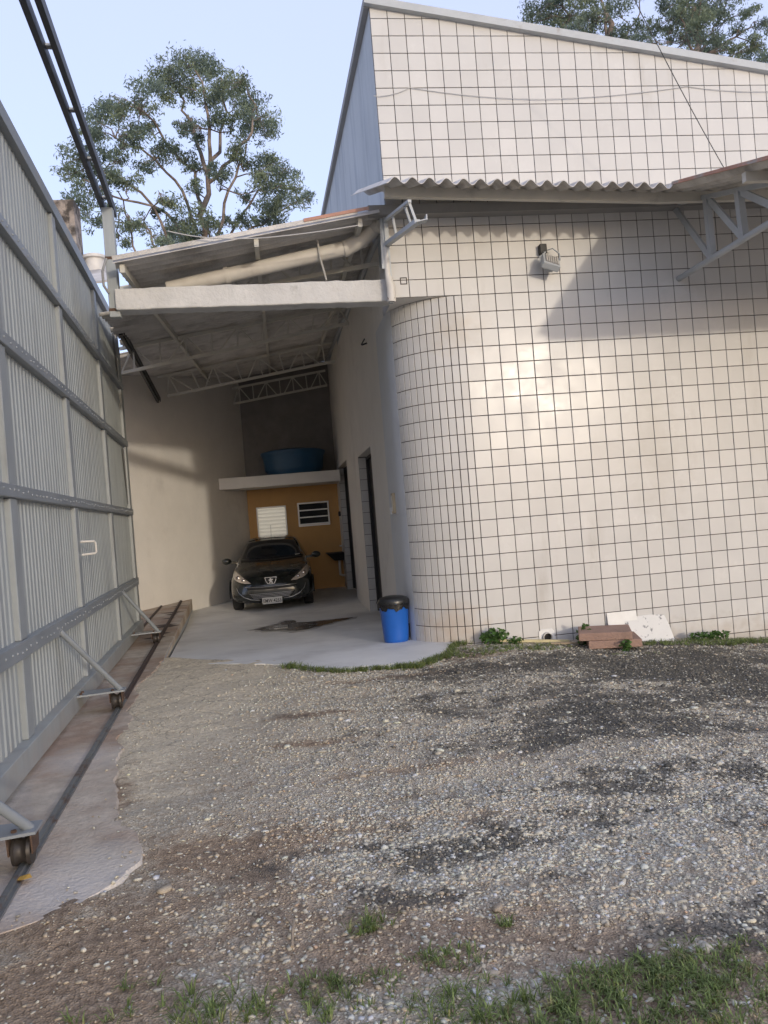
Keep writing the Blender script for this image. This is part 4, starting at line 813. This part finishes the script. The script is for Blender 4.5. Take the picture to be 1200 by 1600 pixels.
        # mirrors
        mr_ = MB(); c = Vector((s * .975, 1.42, 1.0)); vs2 = []
        for i in range(9):
            th_ = math.pi * i / 8
            for k in range(14):
                a = 2 * math.pi * k / 14; vs2.append(c + Vector((.105 * math.sin(th_) * math.cos(a) , -.07 * math.cos(th_), .072 * math.sin(th_) * math.sin(a))))
        mr_.add(vs2, [(i * 14 + k, i * 14 + (k + 1) % 14, (i + 1) * 14 + (k + 1) % 14, (i + 1) * 14 + k) for i in range(8) for k in range(14)])
        mr_.bar((s * .74, 1.47, .955), (s * .93, 1.43, .975), .07, .05)
        o = lk('wing_mirror', mr_.mesh('wing_mirror', smooth=50), car); o.data.materials.append(MT['car_paint'])
        # side glass
        for (ya_, yb_) in ((1.75, 2.45), (2.52, 3.15)):
            mb = MB(); P = []
            for i in range(9):
                yy_ = ya_ + (yb_ - ya_) * i / 8
                for j in range(5):
                    z_ = .97 + (min(1.36, 1.0 + (yy_ - 1.5) * .62) - .97) * j / 4
                    p, n_, i_, d_ = bvh.ray_cast(Vector((s * 2, yy_, z_)), Vector((-s, 0, 0))); P.append((p + Vector((s * .004, 0, 0))) if p else Vector((s * .7, yy_, z_)))
            mb.add(P, [(i * 5 + j, (i + 1) * 5 + j, (i + 1) * 5 + j + 1, i * 5 + j + 1) for i in range(8) for j in range(4)])
            o = lk('side_window', mb.mesh('side_window', smooth=60), car); o.data.materials.append(MT['glass_dark'])
        # wheels and arches
        for yw in (.78, 3.25):
            c = (s * .735, yw, .295)
            mb = MB(); mb.lathe([(.17, -.10), (.28, -.10), (.298, -.075), (.302, 0), (.298, .075), (.28, .10), (.17, .10)], c, 28, 'x'); ty = lk('tyre', mb.mesh('tyre', smooth=40), car); ty.data.materials.append(MT['rubber'])
            mb = MB(); mb.lathe([(.195, -.085 * s), (.195, .085 * s), (.16, .09 * s), (.05, .075 * s), (.04, .095 * s), (.001, .097 * s)], c, 20, 'x'); o = lk('rim', mb.mesh('rim', smooth=40), ty); o.data.materials.append(MT['track'])
            mb = MB(); P = []
            for i in range(13):
                a = math.pi * i / 12
                for rr_, xo in ((.335, .0), (.37, .012), (.335, -.14)): P.append((s * (.862 + xo), yw + rr_ * math.cos(a) * 1.0, .27 + rr_ * math.sin(a)))
            mb.add(P, [(i * 3 + a_, (i + 1) * 3 + a_, (i + 1) * 3 + b_, i * 3 + b_) for i in range(12) for a_, b_ in ((0, 1), (2, 0))])
            o = lk('wheel_arch', mb.mesh('wheel_arch', smooth=40), car); o.data.materials.append(MT['car_black'])
    strip([(-.47, .445), (0, .435), (.47, .445)], [(-.50, .51), (0, .50), (.50, .51)], 'upper_slot', 'car_black', .003, car, 18, 3)
    strip([(-.52, .492), (-.25, .484), (0, .481), (.25, .484), (.52, .492)], [(-.52, .502), (-.25, .494), (0, .491), (.25, .494), (.52, .502)], 'slot_trim', 'chrome', .008, car, 18, 1)
    gr_ = strip([(-.36, .245), (0, .235), (.36, .245)], [(-.47, .365), (0, .355), (.47, .365)], 'grille', 'car_black', .003, car, 18, 4)
    for k in range(4):
        z_ = .262 + k * .028; wx = .37 + k * .025
        strip([(-wx, z_ + .008), (0, z_), (wx, z_ + .008)], [(-wx - .004, z_ + .017), (0, z_ + .009), (wx + .004, z_ + .017)], 'grille_slat', 'chrome', .012, gr_, 18, 1)
    strip([(-.60, .15), (0, .14), (.60, .15)], [(-.62, .19), (0, .18), (.62, .19)], 'lower_lip', 'car_black', .006, car, 14, 2)
    # badge: shield outline with a small rearing animal
    yb = hit(0, .665, .0).y - .012
    def front_poly(pts, y0, y1, name, m, parent):
        mb = MB(); n = len(pts); mb.add([(x, y0, z) for x, z in pts] + [(x, y1, z) for x, z in pts], [tuple(range(n)), tuple(range(2 * n - 1, n - 1, -1))] + [(i, (i + 1) % n, n + (i + 1) % n, n + i) for i in range(n)])
        o = lk(name, mb.mesh(name), parent); o.data.materials.append(MT[m]); return o
    bz = .60
    sh = [(-.125, bz + .075), (.125, bz + .075), (.105, bz), (.07, bz - .06), (.0, bz - .07), (-.07, bz - .06), (-.105, bz)]
    yb = min(hit(x, z, 0).y for x, z in sh) - .010
    bd_ = front_poly(sh, yb, yb + .03, 'badge', 'chrome', car); front_poly([(x * .86, bz + (z - bz) * .84) for x, z in sh], yb - .003, yb, 'badge_field', 'car_black', bd_)
    front_poly([(-.04, bz - .05), (-.015, bz - .045), (.0, bz - .02), (.015, bz - .05), (.04, bz - .05), (.03, bz - .02), (.02, bz + .01), (.045, bz + .02), (.05, bz + .035), (.015, bz + .03), (.01, bz + .05), (-.02, bz + .05), (-.03, bz + .02), (-.05, bz + .03), (-.045, bz + .01), (-.02, bz - .005), (-.03, bz - .03)], yb - .008, yb - .003, 'badge_figure', 'chrome', bd_)
    # number plate
    yp = min(hit(x, z, 0).y for x in (-.2, 0, .2) for z in (.14, .27)) - .012
    pl_ = front_poly([(-.20, .138), (.20, .138), (.20, .268), (-.20, .268)], yp, yp + .012, 'number_plate', 'plate', car)
    cu = bpy.data.curves.new('t', 'FONT'); cu.body = 'EMW 4253'; cu.size = .098; cu.align_x = 'CENTER'; cu.align_y = 'CENTER'; cu.extrude = .001; cu.offset = .001
    to = bpy.data.objects.new('t', cu); COL.objects.link(to); dg = bpy.context.evaluated_depsgraph_get(); tme = bpy.data.meshes.new_from_object(to.evaluated_get(dg)); bpy.data.objects.remove(to)
    tme.transform(Matrix.Translation((0, yp - .002, .198)) @ Matrix.Rotation(R(90), 4, 'X') @ Matrix.Diagonal((.82, 1, 1, 1))); tme.materials.clear(); tme.materials.append(MT['ink']); lk('plate_lettering', tme, pl_)
    mb = MB(); mb.bar((.52, hit(.52, 1.03, .01).y - .01, 1.03), (.62, hit(.62, 1.035, .01).y - .01, 1.035), .004, .025); o = lk('sticker', mb.mesh('sticker'), car); o.data.materials.append(MT['white'])
    mb = MB(); mb.tube([(0, 2.25, 1.46), (0.0, 2.5, 1.72)], .004, 6); o = lk('aerial', mb.mesh('aerial'), car); o.data.materials.append(MT['car_black'])
    for s in (-1, 1):
        mb = MB(); a, b = (s * .05 - .25, .985), (s * .05 + .12, 1.03); mb.tube([hit(a[0], a[1], .012), hit((a[0] + b[0]) / 2, 1.0, .014), hit(b[0], b[1], .012)], .007, 6); o = lk('wiper', mb.mesh('wiper', smooth=40), car); o.data.materials.append(MT['car_black'])
build_car()

# ------------------------------------------------------------------ bin
bn = thing('trash_bin', 'blue plastic pedal bin with black lid beside the rounded corner', 'trash bin', (-.985, .66, zdrive(-.985, .66)))
bx, by, bz = bn.location
t = MB(); t.lathe([(.0, .0), (.138, .0), (.148, .012), (.152, .05), (.178, .45), (.182, .455), (.182, .47)], (bx, by, bz + .001), 36); t.build('bucket', 'binblue', bn, smooth=35)
t = MB(); prof = []; n = 48; vs = []
for j in range(6):
    for k in range(n):
        a = 2 * math.pi * k / n; r_ = .187 + .006 * math.sin(k * 3.1 + j * 1.7) * (1 - j / 6) + .003 * math.sin(k * 7.3); z_ = .475 - j * .014 - (.02 * math.sin(k * .9) + .012 * math.sin(k * 2.3)) * (j / 5.)
        vs.append((bx + r_ * math.cos(a), by + r_ * math.sin(a), bz + z_))
t.add(vs, [(j * n + k, j * n + (k + 1) % n, (j + 1) * n + (k + 1) % n, (j + 1) * n + k) for j in range(5) for k in range(n)]); o = t.build('bag_skirt', 'bag', bn); o.data.polygons.foreach_set('use_smooth', [True] * len(o.data.polygons))
t = MB(); t.lathe([(.183, .468), (.191, .472), (.192, .50), (.186, .515), (.168, .535), (.10, .556), (.0, .562)], (bx, by, bz), 36); t.build('lid', 'lid', bn, smooth=35)
t = MB(); t.box((bx - .212, by - .03, bz + .475), (bx - .185, by + .03, bz + .505)); bevel(t.build('lid_tab', 'lid', bn), .006)
t = MB(); t.bar((bx + .15, by + .02, bz + .03), (bx + .175, by + .03, bz + .20), .02, .05); t.build('pedal_rod', 'lid', bn)

# ------------------------------------------------------------------ objects along the facade
G = lambda x, y: float(Gz(np.array(x), np.array(y)))
cs = thing('slab_stack', 'two pinkish concrete slabs stacked on the gravel by the wall', 'slabs', (1.2, -.55, G(1.2, -.55)))
def slab_piece(name, c, sx, sy, sz, rz, m, parent, tilt=0):
    mb = MB(); mb.box((-sx / 2, -sy / 2, 0), (sx / 2, sy / 2, sz)); me = mb.mesh(name); me.transform(Matrix.Translation(c) @ Matrix.Rotation(rz, 4, 'Z') @ Matrix.Rotation(tilt, 4, 'X')); me.materials.append(MT[m]); return bevel(link(name, me, parent), .008, 2)
g0 = G(1.15, -.5) + .015
slab_piece('slab', (1.27, -.47, g0), .56, .50, .085, R(-16), 'clay', cs); slab_piece('slab', (1.20, -.44, g0 + .0865), .56, .50, .085, R(-21), 'clay', cs)
wsl = MB(); poly = [(1.63, -.17), (2.16, -.19), (2.14, .075), (1.60, .11)]
gg = G(1.9, -.1)
pts = [(1.64, gg - .01), (1.70, gg + .0), (2.17, gg - .02), (2.15, gg + .16), (2.12, gg + .27), (1.95, gg + .285), (1.70, gg + .28), (1.62, gg + .27), (1.63, gg + .12)]
wsl.add([(x, -.15 + (z - gg) * .42, z) for x, z in pts] + [(x, -.135 + (z - gg) * .42, z) for x, z in pts], [tuple(range(9)), tuple(range(17, 8, -1))] + [(i, (i + 1) % 9, 9 + (i + 1) % 9, 9 + i) for i in range(9)])
tag(wsl.build('broken_slab', 'marble'), 'chipped white slab leaning on the tiled wall beside the stacked slabs', 'slab')
ws2 = MB(); gg = G(1.6, -.05); ws2.hexa([(1.42, -.085, gg - .01), (1.78, -.085, gg - .01), (1.78, -.07, gg - .01), (1.42, -.07, gg - .01)], [(1.42, -.03, gg + .33), (1.78, -.03, gg + .33), (1.78, -.015, gg + .33), (1.42, -.015, gg + .33)]); tag(ws2.build('plain_slab', 'white'), 'plain white tile standing against the wall behind the chipped slab', 'slab')
dpl = thing('wall_drain', 'square white drain outlet at the foot of the tiled wall', 'drain outlet', (.68, -.02, -.06))
t = MB(); n = 20; cx, cz_ = .68, -.03; sq = [(.585, .065), (.775, .065), (.775, -.12), (.585, -.12)]
ring = [(cx + .058 * math.cos(2 * math.pi * k / n), cz_ + .058 * math.sin(2 * math.pi * k / n)) for k in range(n)]
sqr = []
for k in range(n):
    a = 2 * math.pi * k / n; m_ = max(abs(math.cos(a)), abs(math.sin(a))); sqr.append((cx + .093 * math.cos(a) / m_, cz_ + .093 * math.sin(a) / m_))
t.add([(x, -.022, z) for x, z in ring] + [(x, -.022, z) for x, z in sqr] + [(x, -.011, z) for x, z in sqr], [(k, (k + 1) % n, n + (k + 1) % n, n + k) for k in range(n)] + [(n + k, n + (k + 1) % n, 2 * n + (k + 1) % n, 2 * n + k) for k in range(n)]); t.build('plate', 'white', dpl)
t = MB(); t.tube([(cx, -.06, cz_), (cx, -.012, cz_)], .056, 20, caps=False); o = t.build('pipe_end', 'pvc', dpl, smooth=True, recalc=False); sd = o.modifiers.new('t', 'SOLIDIFY'); sd.thickness = .008
t = MB(); t.lathe([(.05, 0), (.05, .003)], (cx, -.0145, cz_), 18, 'y'); t.build('pipe_hole', 'black', dpl)
ls = MB(); ls.bar((-.02, -.14, G(0, -.1) + .04), (.86, -.24, G(.86, -.2) + .03), .03, .03); tag(ls.build('plastic_strip', 'yellowed'), 'yellowed plastic strip lying along the wall base', 'strip')
l2 = MB(); l2.bar((.62, -.30, G(.7, -.3) + .025), (1.0, -.33, G(1, -.3) + .025), .04, .02); tag(l2.build('plank_offcut', 'twig'), 'weathered offcut lying between the drain outlet and the slabs', 'offcut')

# ------------------------------------------------------------------ plants
def leaf_cluster(n, c, rad, size, mb, flat=.5, seed=0, aspect=1.0):
    r = np.random.default_rng(seed)
    for i in range(n):
        d = r.normal(size=3); d /= np.linalg.norm(d); p = np.array(c) + d * np.array(rad) * r.random() ** .45
        p[2] = max(p[2], c[2] - rad[2]); a = r.normal(size=3); a[2] *= flat; a /= np.linalg.norm(a); b = np.cross(a, r.normal(size=3)); b /= np.linalg.norm(b) + 1e-9
        s = size * r.uniform(.6, 1.3); a *= s; b *= s * .5 * aspect
        q = np.cross(a, b); q = q / (np.linalg.norm(q) + 1e-9) * s * .12
        mb.add([p - a, p + b + q, p + a, p - b + q], [(0, 1, 2), (0, 2, 3)])
def weed(c, rad, n, size, label, seed, h=.2):
    w_ = thing('leafy_weed', label, 'weed', (c[0], c[1], c[2]))
    mb = MB(); leaf_cluster(n, (c[0], c[1], c[2] + rad[2] * .8), rad, size, mb, .6, seed, 1.3); mb.build('leaves', 'weed', w_, recalc=False)
    st = MB(); r = random.Random(seed)
    for k in range(9): st.tube([(c[0] + r.uniform(-.03, .03), c[1] + r.uniform(-.03, .03), c[2] - .01), (c[0] + r.uniform(-.6, .6) * rad[0], c[1] + r.uniform(-.6, .6) * rad[1], c[2] + rad[2] * r.uniform(.8, 1.6))], [.004, .002], 5)
    st.build('stems', 'weed', w_)
weed((.02, -.16, G(0, -.1)), (.17, .10, .10), 220, .028, 'bushy green weed growing at the foot of the rounded corner', 1)
weed((.25, -.20, G(.25, -.1)), (.10, .06, .05), 70, .022, 'low green weed on the yellowed strip beside the drain outlet', 7)
weed((1.0, -.36, G(1.0, -.3)), (.09, .07, .13), 90, .03, 'tall green weed between the drain outlet and the stacked slabs', 2)
weed((1.28, -.78, G(1.28, -.78)), (.07, .04, .07), 50, .024, 'small green weed sprouting before the stacked slabs', 3)
weed((2.55, -.22, G(2.5, -.2)), (.28, .09, .06), 200, .026, 'low spreading weed along the wall right of the chipped slab', 4)
def grass(name, label, patches, seed):
    mb_v = []; mb_f = []; r = np.random.default_rng(seed)
    for (cx, cy, rx, ry, nt, hmin, hmax, nb) in patches:
        for t in range(nt):
            a = r.uniform(0, 2 * np.pi); q = np.sqrt(r.random()); x = cx + rx * q * np.cos(a); y = cy + ry * q * np.sin(a); z = G(x, y) - .004
            if y > front(x) - .01: continue
            for b in range(int(nb * r.uniform(.6, 1.4))):
                h = r.uniform(hmin, hmax); an = r.uniform(0, 2 * np.pi); lean = r.uniform(.4, 1.5); w_ = r.uniform(.0014, .003)
                d = np.array([np.cos(an), np.sin(an), 0]); s_ = np.array([-d[1], d[0], 0]) * w_; p0 = np.array([x, y, z]) + d * .008 * r.random()
                p1 = p0 + d * h * lean * .4 + np.array([0, 0, h * .62]); p2 = p0 + d * h * lean + np.array([0, 0, h * (1 - .35 * lean)])
                o = len(mb_v); mb_v += [p0 - s_, p0 + s_, p1 + s_ * .8, p1 - s_ * .8, p2]; mb_f += [(o, o + 1, o + 2, o + 3), (o + 3, o + 2, o + 4)]
    m_ = MB(); m_.add(mb_v, mb_f); o = m_.build(name, 'grass', recalc=False); tag(o, label, 'grass', kind='stuff')
grass('grass', 'tufts of thin grass growing in the gravel yard', [(-1.25, -6.38, .45, .20, 260, .025, .06, 8), (-1.0, -6.24, .30, .12, 90, .02, .05, 8), (-1.78, -6.02, .18, .07, 28, .02, .055, 8), (-2.02, -5.74, .10, .05, 14, .03, .07, 9), (-2.22, -6.12, .26, .13, 55, .02, .055, 8), (-1.80, -6.28, .16, .10, 24, .03, .08, 10), (-2.58, -6.12, .16, .12, 26, .03, .08, 9), (-2.85, -6.0, .2, .15, 14, .02, .06, 8), (-1.55, -5.85, .05, .03, 5, .02, .05, 8), (-1.95, -6.58, 1.2, .2, 220, .02, .06, 8), (-1.6, -6.3, .5, .16, 60, .02, .05, 8)], 11)
edge = []
for x in np.arange(-2.3, -.25, .06): edge.append((x, float(front(x)) - .10 - .04 * random.random(), .07, .05 + .05 * (x > -1.2), 7 if x < -1.3 else 12, .04, .11 if x < -2.1 else .085, 10))
edge += [(-.35, -.55, .5, .25, 120, .03, .065, 9), (.35, -.5, .45, .2, 80, .03, .06, 9), (2.3, -.42, 1.0, .18, 210, .03, .08, 9), (3.3, -.4, .7, .16, 140, .03, .08, 9), (1.3, -1.0, .4, .06, 20, .01, .03, 7), (-2.28, -.38, .05, .04, 10, .04, .09, 9)]
grass('grass_edging', 'short grass edging the driveway lip and the foot of the tiled wall', edge, 12)
tw = MB(); tw.tube([(-2.315, -5.83, .015), (-2.31, -5.74, .03), (-2.305, -5.66, .02)], .006, 6); tw.tube([(-2.308, -5.72, .03), (-2.335, -5.63, .02)], .004, 6); tag(tw.build('dry_twig', 'twig'), 'pale forked dry twig lying on the brown dirt', 'twig')
fl_ = MB(); fl_.add([(-3.55, -4.97, .03), (-3.50, -4.985, .034), (-3.47, -4.96, .03), (-3.49, -4.93, .037), (-3.53, -4.93, .03)], [(0, 1, 3), (1, 2, 3), (0, 3, 4)]); tag(fl_.build('fallen_leaf', 'leaf_yellow'), 'yellow fallen leaf on the concrete beside the gate wheel', 'leaf')

# ------------------------------------------------------------------ trees
def eucalyptus(name, label, base, limbs, clumps, Y0, seed, leaf=.085, per=1.3):
    r = np.random.default_rng(seed); t_ = thing(name, label, 'tree', base)
    tb = MB(); tips = []
    for pts, r0, r1 in limbs:
        P = [Vector(p) for p in pts]; n = len(P); Q = []
        for i in range(n - 1):
            for k in range(3): Q.append(P[i].lerp(P[i + 1], k / 3) + (Vector(r.normal(size=3)) * r1 * 1.5 if (i or k) else Vector()))
        Q.append(P[-1]); m_ = len(Q); tb.tube(Q, [(r0 + (r1 - r0) * i / (m_ - 1)) * .62 for i in range(m_)], 8); tips += [(q, r1) for q in Q[3:]]
    lv = []; lf = []
    for (c, rd) in clumps:
        c = Vector(c); near = min(tips, key=lambda q: (q[0] - c).length + .6 * max(0, q[0].z - c.z))
        mid = near[0].lerp(c, .55) + Vector(r.normal(size=3)) * .2; tb.tube([near[0], near[0].lerp(mid, .5) + Vector(r.normal(size=3)) * .08, mid, c], [.03, .026, .02, .01], 6)
        for k in range(7):
            e = c + Vector(r.normal(size=3)).normalized() * rd * .8; tb.tube([mid, mid.lerp(e, .5) + Vector(r.normal(size=3)) * .1, e], [.012, .009, .005], 4)
        nsub = int(15 * rd) + 2
        for _ in range(nsub):
            sc_ = np.array(c) + np.clip(r.normal(size=3), -1.6, 1.6) * np.array([rd, rd, rd * .72]) * .62; sr = rd * r.uniform(.18, .36)
            nl = int(150 * per * (sr / .3) ** 1.2)
            p = sc_ + np.clip(r.normal(size=(nl, 3)), -2, 2) * sr * np.array([1.2, 1.2, .75])
            a = r.normal(size=(nl, 3)); a[:, 2] -= .8; a /= np.linalg.norm(a, axis=1)[:, None]; b = np.cross(a, r.normal(size=(nl, 3))); b /= np.linalg.norm(b, axis=1)[:, None]
            s = leaf * r.uniform(.5, 1.4, (nl, 1)); a = a * s; b = b * s * .28
            o = len(lv); lv += np.stack([p - a, p + b, p + a, p - b], 1).reshape(-1, 3).tolist(); lf += (np.arange(nl * 4).reshape(-1, 4) + o).tolist()
    tb.build('trunk', 'bark', t_, smooth=60)
    me = bpy.data.meshes.new('crown'); me.from_pydata(lv, [], lf); me.materials.append(MT['leaf']); me.update(); link('crown', me, t_)
YT = 24.0
def TP(x, y, dy=0): return at(x, y, YT + dy)
r0 = np.random.default_rng(21)
base = TP(326, 400); bz0 = Vector((base.x, base.y, -.5))
limbs = [([bz0, TP(327, 400), TP(326, 330), TP(324, 270)], .30, .15),
         ([TP(324, 270), TP(310, 225, 1), TP(290, 175, 1.5), TP(280, 130, 1)], .16, .05), ([TP(324, 272), TP(330, 220, -1), TP(322, 160, -1), TP(305, 110, -1)], .15, .05),
         ([TP(326, 268), TP(345, 225, 1), TP(352, 170, 1), TP(345, 120, 0)], .14, .05), ([TP(327, 285), TP(365, 245, -1), TP(395, 205, -1.5), TP(400, 165, -1)], .13, .05),
         ([TP(320, 330), TP(300, 270, 1), TP(262, 225, 1), TP(225, 170, 0), TP(185, 160, 0)], .13, .05), ([TP(308, 360, 1), TP(285, 300, 1), TP(240, 250, 0), TP(180, 215, -1)], .12, .05),
         ([TP(295, 390, 1), TP(262, 330, 1), TP(205, 290, 0), TP(140, 255, 0)], .13, .05), ([TP(275, 400), TP(240, 325, -1), TP(175, 305, -1), TP(130, 280, -1)], .10, .04),
         ([TP(250, 395, -1), TP(225, 352, -1), TP(170, 345, -1)], .08, .04), ([TP(335, 390, -1), TP(352, 320, -1), TP(372, 260, -1), TP(385, 225, -1)], .12, .05),
         ([TP(340, 400, 1), TP(372, 340, 1), TP(400, 300, 1), TP(440, 290, 0)], .11, .04), ([TP(350, 400), TP(380, 370), TP(430, 335, 1), TP(465, 315, 1)], .09, .04),
         ([TP(215, 400, -1), TP(198, 350, -1), TP(185, 300, 0)], .07, .04)]
cl = [(300, 95, 30), (270, 112, 26), (250, 130, 26), (232, 150, 24), (222, 168, 20), (320, 110, 24), (345, 130, 24), (362, 125, 20), (372, 142, 20), (392, 165, 26), (408, 185, 24), (420, 205, 18), (390, 195, 18), (338, 150, 20), (300, 140, 20), (270, 150, 18), (360, 195, 20), (340, 185, 16), (300, 195, 18), (285, 200, 14), (315, 215, 14),
      (178, 165, 24), (160, 185, 24), (145, 205, 20), (195, 180, 18), (120, 245, 22), (108, 268, 18), (135, 265, 20), (150, 240, 16), (215, 205, 18), (235, 200, 14), (200, 225, 18), (185, 245, 18), (255, 240, 22), (270, 232, 14), (225, 258, 16), (175, 275, 20), (200, 285, 16), (140, 300, 22), (125, 320, 20), (150, 345, 18), (205, 355, 18), (220, 345, 12), (185, 375, 14), (290, 250, 16), (300, 290, 14), (305, 265, 12),
      (390, 250, 22), (415, 255, 22), (440, 270, 22), (460, 290, 20), (475, 312, 16), (430, 300, 22), (405, 290, 20), (420, 325, 22), (450, 320, 18), (385, 310, 16), (350, 275, 16), (335, 265, 14), (365, 235, 14), (290, 340, 26), (270, 365, 26), (305, 365, 24), (285, 385, 26), (255, 385, 20), (330, 350, 16), (355, 345, 14), (380, 350, 16), (430, 345, 18), (400, 350, 14), (345, 385, 22), (262, 320, 12), (250, 335, 10), (180, 330, 14)]
clumps = [(TP(x, y, r0.uniform(-2.2, 2.2)), rd * .029 * .86) for x, y, rd in cl]
eucalyptus('eucalyptus_tree', 'tall spreading eucalyptus rising behind the carport roof', (bz0.x, bz0.y, -.5), limbs, clumps, YT, 31)
YT = 27.0
def rtree(bx_, pts, cl_, label, seed):
    b = TP(bx_, 150); base_ = Vector((b.x, b.y, -.5)); lm = [([base_, TP(bx_, 150), TP(bx_ - 3, 90), TP(*pts[0])], .42, .2)] + [([TP(bx_ - 2, 95), TP((bx_ + x) / 2, (95 + y) / 2, dy), TP(x, y, dy)], .13, .05) for x, y, dy in pts[1:]]
    cm = [(TP(x, y, r0.uniform(-2, 2)), rd * .031 * .95) for x, y, rd in cl_]; eucalyptus('eucalyptus_tree', label, (base_.x, base_.y, -.5), lm, cm, YT, seed, .085, 1.4)
rtree(955, [(945, 20), (880, 10, 1), (850, 40, -1), (1000, 20, 1), (930, -60, 0)], [(840, 15, 20), (865, 5, 22), (885, 35, 22), (900, 10, 18), (835, 35, 14), (905, 45, 14), (940, 25, 18), (965, 10, 20), (975, 55, 16), (955, 50, 14), (1000, 40, 14), (920, -10, 22), (880, -25, 22), (960, -40, 24), (1000, -20, 20), (930, -70, 26), (860, 30, 16), (915, 30, 16), (930, 55, 14), (965, 70, 14), (990, 75, 12), (875, 50, 12)], 'sparse eucalyptus behind the sloping roofline with drooping dark clumps', 41)
rtree(1090, [(1085, 10), (1130, 20, 1), (1060, 25, -1), (1180, 40, 1), (1095, -70, 0)], [(1085, 20, 26), (1100, 45, 24), (1075, 5, 22), (1110, 10, 24), (1095, 65, 18), (1060, 25, 18), (1040, 15, 14), (1135, 25, 16), (1150, 50, 14), (1125, 70, 12), (1170, 20, 14), (1185, 65, 16), (1195, 40, 14), (1160, 85, 12), (1050, 60, 12), (1030, 70, 10), (1080, -30, 28), (1120, -40, 26), (1160, -20, 20), (1100, -90, 30), (1060, 85, 12), (1200, 90, 14), (1010, 60, 14), (1025, 45, 14), (1070, 60, 14), (1110, 85, 16), (1140, 75, 14), (1175, 95, 14), (1050, 40, 14)], 'dense eucalyptus behind the low end of the sloping roofline', 42)

# ------------------------------------------------------------------ cables
def cable(pts, r, name, label, m='cable', sag=0, n=14):
    P = []; 
    for i in range(len(pts) - 1):
        for k in range(n): t = k / n; p = Vector(pts[i]).lerp(Vector(pts[i + 1]), t); p.z -= sag * 4 * t * (1 - t); P.append(p)
    P.append(Vector(pts[-1])); mb = MB(); mb.tube(P, r, 6); tag(mb.build(name, m, smooth=True), label, 'cable')
cable([at(978, -30, -1.6), at(1030, 75, -1.4), at(1131, 262, -1.0)], .0045, 'overhead_cable', 'dark overhead cable slanting down across the upper tiled wall to the awning', sag=.02)
cable([at(584, 150, -.03), at(640, 137, -.02), at(845, 155, -.03), at(1073, 135, -.02), at(1215, 142, -.03)], .004, 'wall_wire', 'thin wire strung along the upper tiled wall', 'cable_light', sag=.03)
cable([at(262, 361, -.3), at(330, 372, -.3), at(420, 371, -.3), at(560, 352, -.3)], .006, 'roof_wire', 'pale wire drooping along the carport roof edge', 'cable_light', sag=.01)
